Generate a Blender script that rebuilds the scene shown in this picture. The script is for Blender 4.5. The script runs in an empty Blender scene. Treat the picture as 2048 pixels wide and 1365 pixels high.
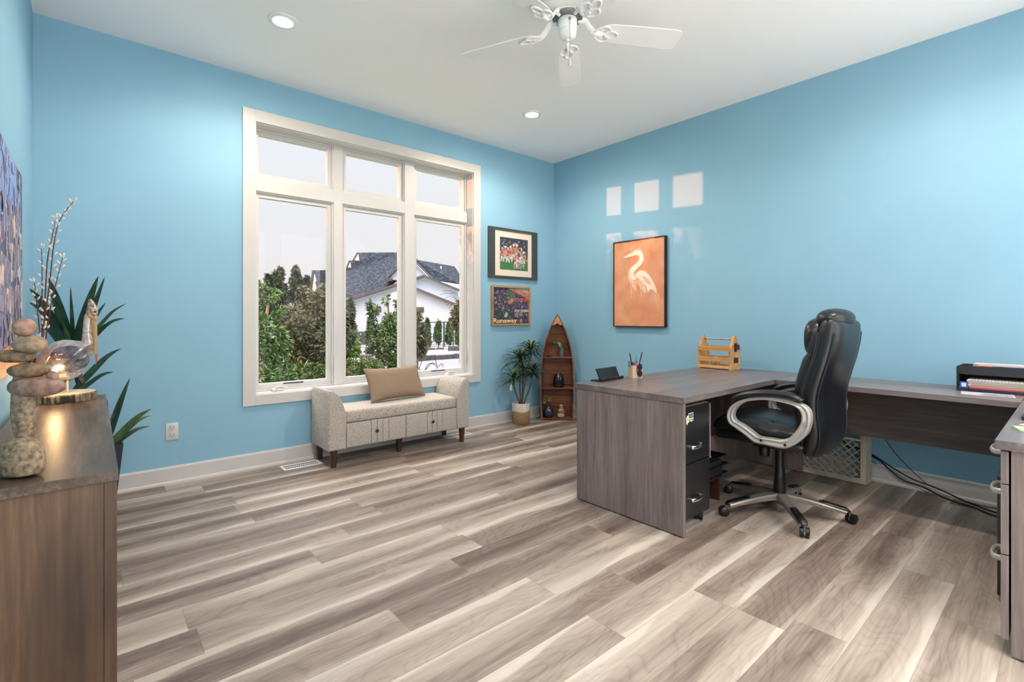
import bpy, bmesh, math, random
from mathutils import Vector, Matrix, noise
from math import sin, cos, pi, radians
random.seed(7)
SC = bpy.context.scene
COL = SC.collection

# ------------------------------------------------------------------ camera, world, sun, lamps, exposure
CAMH = 1.18
FWD = Vector((.65077, .75927, 0)); RGT = Vector((.75927, -.65077, 0))
FPX, CX, HY = 978.0, 1024.0, 634.0
cam_d = bpy.data.cameras.new('camera'); cam = bpy.data.objects.new('camera', cam_d); COL.objects.link(cam)
cam.location = (0, 0, CAMH); cam.rotation_euler = (pi/2, 0, -math.atan2(FWD.x, FWD.y))
cam_d.sensor_width = 36; cam_d.lens = 36*FPX/2048; cam_d.shift_y = -(682.5-HY)/2048; cam_d.clip_start = .02; cam_d.clip_end = 300
SC.camera = cam
SC.view_settings.view_transform = 'Standard'; SC.view_settings.look = 'None'
SC.view_settings.gamma = 1; SC.view_settings.exposure = 0.0
SC.cycles.max_bounces = 10; SC.cycles.diffuse_bounces = 6; SC.cycles.transparent_max_bounces = 12
SC.cycles.sample_clamp_indirect = 6; SC.cycles.use_denoising = True

SKY_SW_FILL = 3.6; SKY_TOP_FILL = 11.5
world = bpy.data.worlds.new('world'); SC.world = world; world.use_nodes = True
def build_world():
    nt = world.node_tree; N = nt.nodes; L = nt.links; N.clear()
    tc = N.new('ShaderNodeTexCoord'); sep = N.new('ShaderNodeSeparateXYZ'); L.new(tc.outputs['Generated'], sep.inputs[0])
    ramp = N.new('ShaderNodeValToRGB'); L.new(sep.outputs['Z'], ramp.inputs[0])
    cr = ramp.color_ramp; cr.elements[0].position = 0; cr.elements[0].color = (.84, .76, .73, 1)
    cr.elements[1].position = .42; cr.elements[1].color = (.86, .92, 1.0, 1)
    e = cr.elements.new(.12); e.color = (.87, .86, .88, 1); e = cr.elements.new(.75); e.color = (.92, .86, .80, 1)
    mp = N.new('ShaderNodeMapping'); mp.inputs['Scale'].default_value = (1.6, 1.6, 9); L.new(tc.outputs['Generated'], mp.inputs[0])
    nz = N.new('ShaderNodeTexNoise'); nz.inputs['Scale'].default_value = 2.2; nz.inputs['Detail'].default_value = 5; L.new(mp.outputs[0], nz.inputs['Vector'])
    r2 = N.new('ShaderNodeValToRGB'); r2.color_ramp.elements[0].position = .52; r2.color_ramp.elements[1].position = .75
    r2.color_ramp.elements[1].color = (.5, .5, .5, 1); L.new(nz.outputs['Fac'], r2.inputs[0])
    mx = N.new('ShaderNodeMixRGB'); mx.inputs[2].default_value = (.93, .86, .82, 1)
    L.new(r2.outputs[0], mx.inputs[0]); L.new(ramp.outputs[0], mx.inputs[1])
    # south-western half of the sky, out of view, raised as fill light
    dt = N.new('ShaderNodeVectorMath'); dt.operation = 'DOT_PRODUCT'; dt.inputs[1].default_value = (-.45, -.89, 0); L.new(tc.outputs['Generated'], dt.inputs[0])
    mr = N.new('ShaderNodeMapRange'); mr.inputs['From Min'].default_value = 0.0; mr.inputs['From Max'].default_value = .75; mr.inputs['To Min'].default_value = 1.0; mr.inputs['To Max'].default_value = SKY_SW_FILL; mr.interpolation_type = 'SMOOTHSTEP'
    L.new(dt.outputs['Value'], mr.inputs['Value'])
    # unseen sky overhead raised too, to light the ceiling by bounce
    mz = N.new('ShaderNodeMapRange'); mz.inputs['From Min'].default_value = .48; mz.inputs['From Max'].default_value = .85; mz.inputs['To Min'].default_value = 0.0; mz.inputs['To Max'].default_value = SKY_TOP_FILL; mz.interpolation_type = 'SMOOTHSTEP'
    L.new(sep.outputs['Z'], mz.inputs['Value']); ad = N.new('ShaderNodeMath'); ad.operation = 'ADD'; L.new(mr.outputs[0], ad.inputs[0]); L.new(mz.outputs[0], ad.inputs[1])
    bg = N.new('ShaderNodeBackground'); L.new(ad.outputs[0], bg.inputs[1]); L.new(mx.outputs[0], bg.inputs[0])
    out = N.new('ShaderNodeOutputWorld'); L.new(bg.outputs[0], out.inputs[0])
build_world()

sun_d = bpy.data.lights.new('sun', 'SUN'); sun = bpy.data.objects.new('sun', sun_d); COL.objects.link(sun)
sun_d.energy = 5.6; sun_d.angle = radians(.5); sun_d.color = (1, .30, .13)
sun.rotation_euler = Vector((1, -.64, -.038)).to_track_quat('-Z', 'Y').to_euler(); sun.location = (-8, 12, 6)

ZC = 3.05; XR = 4.272; XL = -.28; YW = 4.193; YB = -.53
LIGHTS = [(.91, 3.28), (3.07, 3.30), (.91, .38), (3.07, .38)]
LIGHT_W = 118; BEAM = [(.05, 0), (.25, .18), (.45, .68), (.62, .95), (1.0, .8)];   # cosine from straight down -> relative intensity
LIGHT_COL = (1, .86, .72)

# ------------------------------------------------------------------ helpers
def at(u, v, ax, val):
    d = FWD + RGT*((u-CX)/FPX) + Vector((0, 0, 1))*((HY-v)/FPX); i = 'xyz'.index(ax); c = Vector((0, 0, CAMH))
    return c + d*((val-c[i])/d[i])
def atd(u, v, D): return Vector((0, 0, CAMH)) + (FWD + RGT*((u-CX)/FPX) + Vector((0, 0, 1))*((HY-v)/FPX))*D

ORG = {}
def tag(o, label=None, cat=None, group=None, kind=None):
    if label: o['label'] = label
    if cat: o['category'] = cat
    if group: o['group'] = group
    if kind: o['kind'] = kind
    return o
def thing(name, label, cat, loc=(0, 0, 0), rz=0, group=None, local=False, kind=None):
    o = bpy.data.objects.new(name, None); COL.objects.link(o); o.empty_display_size = .1
    o.location = loc; o.rotation_euler = (0, 0, rz)
    ORG[o] = Vector((0, 0, 0)) if local else Vector(loc)
    return tag(o, label, cat, group, kind)
def obj(name, bm, m, parent=None, smooth=False, origin=None):
    me = bpy.data.meshes.new(name)
    bmesh.ops.recalc_face_normals(bm, faces=bm.faces)
    if parent is not None: off = ORG[parent]
    else:
        if origin is None:
            vs = [v.co for v in bm.verts]
            origin = Vector(((min(v.x for v in vs)+max(v.x for v in vs))/2, (min(v.y for v in vs)+max(v.y for v in vs))/2, min(v.z for v in vs)))
        off = Vector(origin)
    bmesh.ops.translate(bm, verts=bm.verts, vec=-off)
    if smooth:
        for f in bm.faces: f.smooth = True
        if smooth != 'all':
            for e in bm.edges:
                if len(e.link_faces) == 2 and e.calc_face_angle(0) > radians(40): e.smooth = False
    bm.to_mesh(me); bm.free()
    o = bpy.data.objects.new(name, me); COL.objects.link(o)
    for x in (m if isinstance(m, (list, tuple)) else [m]): me.materials.append(x)
    if parent is not None: o.parent = parent; ORG[o] = ORG[parent]
    else: o.location = off; ORG[o] = off
    return o
def B(): return bmesh.new()
def struct(name, bm, m, parent=None, smooth=False):
    o = obj(name, bm, m, parent, smooth)
    if parent is None: o['kind'] = 'structure'
    return o
def box(bm, x0, x1, y0, y1, z0, z1, bev=0, seg=2, mi=0):
    r = bmesh.ops.create_cube(bm, size=1)['verts']
    for v in r:
        v.co = Vector((x0+(v.co.x+.5)*(x1-x0), y0+(v.co.y+.5)*(y1-y0), z0+(v.co.z+.5)*(z1-z0)))
    fs = list({f for v in r for f in v.link_faces})
    for f in fs: f.material_index = mi
    if bev:
        es = list({e for f in fs for e in f.edges})
        bmesh.ops.bevel(bm, geom=es, offset=bev, segments=seg, affect='EDGES', profile=.6)
    return r
def obox(bm, c, ax, ay, az, hx, hy, hz, bev=0):
    n0 = len(bm.verts); r = box(bm, -hx, hx, -hy, hy, -hz, hz, bev)
    bm.verts.ensure_lookup_table()
    for v in bm.verts[n0:] if bev else r:
        p = v.co; v.co = Vector(c)+Vector(ax)*p.x+Vector(ay)*p.y+Vector(az)*p.z
def prism(bm, pts, d, mi=0, bev=0):
    """closed polygon pts (3D) extruded by vector d"""
    vs = [bm.verts.new(p) for p in pts]; f = bm.faces.new(vs); f.material_index = mi
    w = [bm.verts.new(Vector(p)+Vector(d)) for p in pts]; g = bm.faces.new(list(reversed(w))); g.material_index = mi
    n = len(vs); fs = [f, g]
    for i in range(n):
        h = bm.faces.new((vs[i], w[i], w[(i+1) % n], vs[(i+1) % n])); h.material_index = mi; fs.append(h)
    if bev:
        es = list({e for x in (f, g) for e in x.edges}); bmesh.ops.bevel(bm, geom=es, offset=bev, segments=3, affect='EDGES')
def catmull(P, n=6, closed=False):
    P = [Vector(p) for p in P]; out = []; m = len(P)
    rng = range(m) if closed else range(m-1)
    for i in rng:
        if closed: a, b, c, d = P[(i-1) % m], P[i], P[(i+1) % m], P[(i+2) % m]
        else: a, b, c, d = P[max(i-1, 0)], P[i], P[i+1], P[min(i+2, m-1)]
        for k in range(n):
            t = k/n; out.append(.5*((2*b)+(-a+c)*t+(2*a-5*b+4*c-d)*t*t+(-a+3*b-3*c+d)*t**3))
    if not closed: out.append(P[-1])
    return out
def tube(bm, pts, r, n=8, closed=False, up=None, flat=None, cap=True, mi=0):
    """swept ellipse; r float or list; flat=(a,b) factors along up / side"""
    pts = [Vector(p) for p in pts]; m = len(pts); rings = []
    rr = r if isinstance(r, (list, tuple)) else [r]*m
    nrm = None
    for i, p in enumerate(pts):
        if closed: t = pts[(i+1) % m]-pts[(i-1) % m]
        else: t = pts[min(i+1, m-1)]-pts[max(i-1, 0)]
        t.normalize()
        if up is not None: s = t.cross(Vector(up)).normalized(); nrm = s.cross(t).normalized()
        else:
            if nrm is None: nrm = t.orthogonal().normalized()
            nrm = (nrm-t*nrm.dot(t)).normalized(); s = t.cross(nrm)
        fa, fb = flat or (1, 1); R = rr[i]
        rings.append([bm.verts.new(p+nrm*(cos(2*pi*k/n)*R*fa)+s*(sin(2*pi*k/n)*R*fb)) for k in range(n)])
    for i in range(m if closed else m-1):
        a, b = rings[i], rings[(i+1) % m]
        for k in range(n):
            f = bm.faces.new((a[k], a[(k+1) % n], b[(k+1) % n], b[k])); f.material_index = mi
    if cap and not closed:
        bm.faces.new(list(reversed(rings[0]))).material_index = mi; bm.faces.new(rings[-1]).material_index = mi
def lathe(bm, prof, c=(0, 0, 0), n=32, mi=0, ax=None):
    c = Vector(c); rings = []
    for r, z in prof:
        if r < 1e-5: rings.append([bm.verts.new(c+Vector((0, 0, z)))])
        else: rings.append([bm.verts.new(c+Vector((cos(2*pi*k/n)*r, sin(2*pi*k/n)*r, z))) for k in range(n)])
    for a, b in zip(rings, rings[1:]):
        for k in range(n):
            q = [a[k % len(a)], a[(k+1) % len(a)], b[(k+1) % len(b)], b[k % len(b)]]
            u = []
            for v in q:
                if v not in u: u.append(v)
            if len(u) > 2: bm.faces.new(u).material_index = mi
def cyl(bm, a, b, r, n=16, mi=0, r2=None):
    a = Vector(a); b = Vector(b); tube(bm, [a, b], [r, r if r2 is None else r2], n, mi=mi)
def blob(bm, c, r, sub=3, amp=.0, freq=2, seed=0, rot=None, power=1.0, mi=0, flatz=None):
    n0 = len(bm.verts); v = bmesh.ops.create_icosphere(bm, subdivisions=sub, radius=1)['verts']
    for q in v:
        p = q.co.copy(); d = 1+amp*noise.noise(p*freq+Vector((seed*3.7, seed, -seed)))
        p = Vector([math.copysign(abs(x)**power, x) for x in p])*d
        if flatz is not None and p.z < flatz: p.z = flatz+(p.z-flatz)*.15
        p = Vector((p.x*r[0], p.y*r[1], p.z*r[2]))
        if rot is not None: p = rot @ p
        q.co = p+Vector(c)
    for f in {f for q in v for f in q.link_faces}: f.material_index = mi; f.smooth = True
def leaf(bm, pts, w, nrm=(0, 0, 1), fold=.25, mi=0, prof=None):
    """blade: centreline pts, width w, V-folded"""
    pts = [Vector(p) for p in pts]; m = len(pts); rows = []
    for i, p in enumerate(pts):
        t = (pts[min(i+1, m-1)]-pts[max(i-1, 0)]).normalized(); s = t.cross(Vector(nrm))
        s = s.normalized() if s.length > 1e-4 else t.orthogonal().normalized()
        n_ = s.cross(t); u = i/(m-1)
        ww = w*.5*(prof(u) if prof else (min(1, .45+u*2.2) if u < .35 else max(0, 1-((u-.35)/.65)**1.7)))
        if i == m-1: rows.append([bm.verts.new(p)])
        else: rows.append([bm.verts.new(p-s*ww+n_*ww*fold), bm.verts.new(p), bm.verts.new(p+s*ww+n_*ww*fold)])
    for a, b in zip(rows, rows[1:]):
        if len(b) == 3:
            for k in (0, 1): bm.faces.new((a[k], a[k+1], b[k+1], b[k])).material_index = mi
        else:
            for k in (0, 1): bm.faces.new((a[k], a[k+1], b[0])).material_index = mi
def text_bm(body, size, M, extrude=.0004, fat=0, sx=1):
    cu = bpy.data.curves.new('t', 'FONT'); cu.body = body; cu.size = size; cu.extrude = extrude; cu.offset = fat
    o = bpy.data.objects.new('t', cu); COL.objects.link(o)
    me = bpy.data.meshes.new_from_object(o); bpy.data.objects.remove(o); bpy.data.curves.remove(cu)
    bm = B(); bm.from_mesh(me); bpy.data.meshes.remove(me)
    bmesh.ops.transform(bm, matrix=M @ Matrix.Diagonal((sx, 1, 1, 1)), verts=bm.verts); return bm
def merge(bm, other):
    me = bpy.data.meshes.new('m'); other.to_mesh(me); other.free(); bm.from_mesh(me); bpy.data.meshes.remove(me)

# ------------------------------------------------------------------ materials
def S(h):
    if isinstance(h, str): h = [int(h[i:i+2], 16)/255 for i in (0, 2, 4)]
    return tuple(x/12.92 if x <= .04045 else ((x+.055)/1.055)**2.4 for x in h)+(1,)
def newmat(name):
    m = bpy.data.materials.new(name); m.use_nodes = True; nt = m.node_tree
    return m, nt.nodes, nt.links, nt.nodes['Principled BSDF']
def coords(N, L, scale=(1, 1, 1), kind='Object', rot=(0, 0, 0)):
    tc = N.new('ShaderNodeTexCoord'); mp = N.new('ShaderNodeMapping'); mp.inputs['Scale'].default_value = scale
    mp.inputs['Rotation'].default_value = rot
    L.new(tc.outputs[kind], mp.inputs[0]); return mp.outputs[0]
def noisetex(N, L, vec, scale, detail=4, rough=.5, dist=0):
    n = N.new('ShaderNodeTexNoise'); n.inputs['Scale'].default_value = scale; n.inputs['Detail'].default_value = detail
    n.inputs['Roughness'].default_value = rough; n.inputs['Distortion'].default_value = dist; L.new(vec, n.inputs['Vector']); return n.outputs['Fac']
def ramp(N, L, fac, stops):
    r = N.new('ShaderNodeValToRGB'); c = r.color_ramp
    while len(c.elements) < len(stops): c.elements.new(.5)
    for e, (p, col) in zip(c.elements, stops): e.position = p; e.color = S(col) if isinstance(col, str) else (col, col, col, 1)
    L.new(fac, r.inputs[0]); return r.outputs[0]
def bump(N, L, bs, h, strength=.2, dist=.002):
    b = N.new('ShaderNodeBump'); b.inputs['Strength'].default_value = strength; b.inputs['Distance'].default_value = dist
    L.new(h, b.inputs['Height']); L.new(b.outputs[0], bs.inputs['Normal'])
def mat(name, c, rough=.5, metal=0, c2=None, scale=20, stretch=(1, 1, 1), bmp=0, spec=None, coat=0, lo=.35, hi=.65, bdist=.002, sheen=0):
    m, N, L, b = newmat(name)
    b.inputs['Roughness'].default_value = rough; b.inputs['Metallic'].default_value = metal
    if spec is not None: b.inputs['Specular IOR Level'].default_value = spec
    if coat: b.inputs['Coat Weight'].default_value = coat; b.inputs['Coat Roughness'].default_value = .15
    if sheen: b.inputs['Sheen Weight'].default_value = sheen
    v = coords(N, L, stretch); f = noisetex(N, L, v, scale, 5)
    L.new(ramp(N, L, f, [(lo, c), (hi, c2 or c)]), b.inputs['Base Color'])
    if bmp: bump(N, L, b, f, bmp, bdist)
    return m
def wood(name, dark, mid, light, axis='z', rough=.45, fine=60, coarse=5, coat=0, patch=None, bmp=.15, spec=.5):
    m, N, L, b = newmat(name); st = {'x': (.06, 1, 1), 'y': (1, .06, 1), 'z': (1, 1, .06)}[axis]
    v = coords(N, L, st); f1 = noisetex(N, L, v, fine, 6, .6, .3); f2 = noisetex(N, L, v, coarse, 5, .55, 1.2)
    mx = N.new('ShaderNodeMath'); mx.operation = 'MULTIPLY_ADD'; mx.inputs[1].default_value = .45
    L.new(f1, mx.inputs[0]); m2 = N.new('ShaderNodeMath'); m2.operation = 'MULTIPLY'; m2.inputs[1].default_value = .55; L.new(f2, m2.inputs[0]); L.new(m2.outputs[0], mx.inputs[2])
    col = ramp(N, L, mx.outputs[0], [(.33, dark), (.5, mid), (.66, light)])
    if patch:
        pv = coords(N, L, tuple(.4 if s < 1 else 1 for s in st)); pf = noisetex(N, L, pv, patch[1], 3, .5, .6)
        mm = N.new('ShaderNodeMixRGB'); L.new(ramp(N, L, pf, [(.42, 0.0), (.62, patch[2])]), mm.inputs[0]); L.new(col, mm.inputs[1]); mm.inputs[2].default_value = S(patch[0]); col = mm.outputs[0]
    L.new(col, b.inputs['Base Color']); b.inputs['Roughness'].default_value = rough; b.inputs['Specular IOR Level'].default_value = spec
    if coat: b.inputs['Coat Weight'].default_value = coat; b.inputs['Coat Roughness'].default_value = .2
    bump(N, L, b, mx.outputs[0], bmp, .001); return m
def emis(name, c, s):
    m, N, L, b = newmat(name); b.inputs['Base Color'].default_value = c; b.inputs['Emission Color'].default_value = c; b.inputs['Emission Strength'].default_value = s; return m
def leafmat(name, a, b2, rough=.5, scale=8):
    m, N, L, b = newmat(name); f = noisetex(N, L, coords(N, L), scale, 3)
    L.new(ramp(N, L, f, [(.35, a), (.65, b2)]), b.inputs['Base Color']); b.inputs['Roughness'].default_value = rough
    b.inputs['Specular IOR Level'].default_value = .35
    return m

def floor_mat():
    m, N, L, b = newmat('vinyl_plank_floor')
    tc = N.new('ShaderNodeTexCoord'); sp = N.new('ShaderNodeSeparateXYZ'); L.new(tc.outputs['Object'], sp.inputs[0])
    def M(op, a, b_=None, c=None):
        n = N.new('ShaderNodeMath'); n.operation = op
        for i, x in enumerate((a, b_, c)):
            if x is None: continue
            if isinstance(x, (int, float)): n.inputs[i].default_value = x
            else: L.new(x, n.inputs[i])
        return n.outputs[0]
    W, LEN = .182, 1.22
    ry = M('DIVIDE', M('ADD', sp.outputs['Y'], 1.8715), W); row = M('FLOOR', ry); fy = M('SUBTRACT', ry, row)
    wn = N.new('ShaderNodeTexWhiteNoise'); wn.noise_dimensions = '1D'; L.new(row, wn.inputs['W'])
    cx = M('ADD', M('DIVIDE', sp.outputs['X'], LEN), M('MULTIPLY', wn.outputs['Value'], 3.7)); col = M('FLOOR', cx); fx = M('SUBTRACT', cx, col)
    cv = N.new('ShaderNodeCombineXYZ'); L.new(row, cv.inputs[0]); L.new(col, cv.inputs[1])
    wn2 = N.new('ShaderNodeTexWhiteNoise'); wn2.noise_dimensions = '2D'; L.new(cv.outputs[0], wn2.inputs['Vector'])
    sc = N.new('ShaderNodeSeparateColor'); L.new(wn2.outputs['Color'], sc.inputs[0]); r1, r2, r3 = sc.outputs
    # grain coordinates, shifted per plank
    gv = N.new('ShaderNodeCombineXYZ'); L.new(M('ADD', sp.outputs['X'], M('MULTIPLY', r1, 40)), gv.inputs[0]); L.new(sp.outputs['Y'], gv.inputs[1]); L.new(M('MULTIPLY', r2, 30), gv.inputs[2])
    mp = N.new('ShaderNodeMapping'); mp.inputs['Scale'].default_value = (.035, 1, 1); L.new(gv.outputs[0], mp.inputs[0])
    f_fine = noisetex(N, L, mp.outputs[0], 110, 6, .6, .2)
    mp2 = N.new('ShaderNodeMapping'); mp2.inputs['Scale'].default_value = (.13, 1, 1); L.new(gv.outputs[0], mp2.inputs[0])
    f_mid = noisetex(N, L, mp2.outputs[0], 9, 4, .5, .8)
    mp3 = N.new('ShaderNodeMapping'); mp3.inputs['Scale'].default_value = (.42, .6, 1); L.new(gv.outputs[0], mp3.inputs[0])
    f_wob = noisetex(N, L, mp3.outputs[0], 4.2, 2, .5)
    # cathedral figure: contour lines of a slow noise field
    mp4 = N.new('ShaderNodeMapping'); mp4.inputs['Scale'].default_value = (.28, 1, 1); L.new(gv.outputs[0], mp4.inputs[0])
    f_fld = noisetex(N, L, mp4.outputs[0], 5.5, 1.2, .4)
    ring = M('ABSOLUTE', M('SINE', M('MULTIPLY', f_fld, 62.0))); ring = M('POWER', M('MAXIMUM', M('SUBTRACT', 1.0, ring), .0001), 2.2)
    flip = M('GREATER_THAN', r1, .45); ed_ = M('ADD', M('MULTIPLY', flip, fy), M('MULTIPLY', M('SUBTRACT', 1.0, flip), M('SUBTRACT', 1.0, fy)))
    lim = M('MULTIPLY_ADD', M('SUBTRACT', f_wob, .42), .95, .01)
    pale = N.new('ShaderNodeMapRange'); pale.interpolation_type = 'SMOOTHSTEP'; L.new(M('SUBTRACT', ed_, lim), pale.inputs['Value']); pale.inputs['From Min'].default_value = -.045; pale.inputs['From Max'].default_value = .05; pale.inputs['To Min'].default_value = 1; pale.inputs['To Max'].default_value = 0
    sapwood = M('POWER', M('SUBTRACT', 1.0, ed_), 2.5)  # paler sapwood tone towards one plank edge
    heart = M('SUBTRACT', ed_, .62); heart = M('POWER', 2.718, M('MULTIPLY', M('MULTIPLY', heart, heart), -9.0))
    tone = M('ADD', M('MULTIPLY', f_fine, .30), M('MULTIPLY', f_mid, .52)); tone = M('ADD', tone, M('MULTIPLY', M('SUBTRACT', r3, .5), .20))
    tone = M('SUBTRACT', M('ADD', tone, M('MULTIPLY', sapwood, .10)), M('ADD', M('MULTIPLY', heart, .10), M('MULTIPLY', ring, .05))); tone = M('ADD', tone, .11)
    c0 = ramp(N, L, tone, [(.26, '5c4e46'), (.40, '7c6e65'), (.52, '988b80'), (.70, 'b2a79c')])
    mx = N.new('ShaderNodeMixRGB'); L.new(M('MULTIPLY', M('MULTIPLY', pale.outputs[0], M('GREATER_THAN', r3, .12)), .55), mx.inputs[0]); L.new(c0, mx.inputs[1]); mx.inputs[2].default_value = S('cbc2b6')
    # joints
    e1 = M('MINIMUM', fy, M('SUBTRACT', 1.0, fy)); e1 = M('LESS_THAN', e1, .008)
    e2 = M('MINIMUM', fx, M('SUBTRACT', 1.0, fx)); e2 = M('LESS_THAN', e2, .0012)
    ed = M('MAXIMUM', e1, e2); mj = N.new('ShaderNodeMixRGB'); L.new(M('MULTIPLY', ed, .45), mj.inputs[0]); L.new(mx.outputs[0], mj.inputs[1]); mj.inputs[2].default_value = S('6e6259')
    # warmer tint of the vinyl
    L.new(mj.outputs[0], b.inputs['Base Color']); b.inputs['Roughness'].default_value = .42; b.inputs['Specular IOR Level'].default_value = .35
    bump(N, L, b, M('SUBTRACT', f_fine, M('MULTIPLY', ed, 1.0)), .12, .001)
    return m

def glass_mat(name, tint=(1, 1, 1, 1), refl=.06):
    m, N, L, b = newmat(name); N.remove(b); out = [n for n in N if n.type == 'OUTPUT_MATERIAL'][0]
    t = N.new('ShaderNodeBsdfTransparent'); t.inputs[0].default_value = tint; g = N.new('ShaderNodeBsdfGlossy'); g.inputs['Roughness'].default_value = .01
    lw = N.new('ShaderNodeLayerWeight'); lw.inputs[0].default_value = .5; pw = N.new('ShaderNodeMath'); pw.operation = 'POWER'; pw.inputs[1].default_value = 5; L.new(lw.outputs['Facing'], pw.inputs[0])
    fr = N.new('ShaderNodeMath'); fr.operation = 'MULTIPLY_ADD'; fr.inputs[1].default_value = .3; fr.inputs[2].default_value = .007; L.new(pw.outputs[0], fr.inputs[0])
    mx = N.new('ShaderNodeMixShader'); L.new(fr.outputs[0], mx.inputs[0]); L.new(t.outputs[0], mx.inputs[1]); L.new(g.outputs[0], mx.inputs[2]); L.new(mx.outputs[0], out.inputs[0]); return m
def tweed_mat(name, base, dark, light):
    m, N, L, b = newmat(name); v = coords(N, L); f = noisetex(N, L, v, 190, 2, .8)
    c = ramp(N, L, f, [(.38, dark), (.46, base), (.56, base), (.64, light)]); L.new(c, b.inputs['Base Color']); b.inputs['Roughness'].default_value = .9
    b.inputs['Sheen Weight'].default_value = .15
    b.inputs['Specular IOR Level'].default_value = .1; bump(N, L, b, f, .5, .002); return m
def siding_mat():
    m, N, L, b = newmat('white_lap_siding'); v = coords(N, L)
    sp = N.new('ShaderNodeSeparateXYZ'); L.new(v, sp.inputs[0])
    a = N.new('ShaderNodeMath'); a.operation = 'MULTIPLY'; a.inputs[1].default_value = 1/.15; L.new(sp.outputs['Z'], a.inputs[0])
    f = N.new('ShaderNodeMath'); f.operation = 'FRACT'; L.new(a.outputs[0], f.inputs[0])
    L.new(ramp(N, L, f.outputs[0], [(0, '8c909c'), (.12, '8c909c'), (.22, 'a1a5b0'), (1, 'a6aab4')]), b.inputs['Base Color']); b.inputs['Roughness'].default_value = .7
    bump(N, L, b, f.outputs[0], .3, .02); return m
def shingle_mat():
    m, N, L, b = newmat('slate_blue_shingles'); v = coords(N, L, (2.2, 2.2, 9)); f = noisetex(N, L, v, 1.6, 6, .75)
    L.new(ramp(N, L, f, [(.33, '12151c'), (.5, '1c212b'), (.64, '434a58')]), b.inputs['Base Color']); b.inputs['Roughness'].default_value = .95; b.inputs['Specular IOR Level'].default_value = .1; return m

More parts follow.
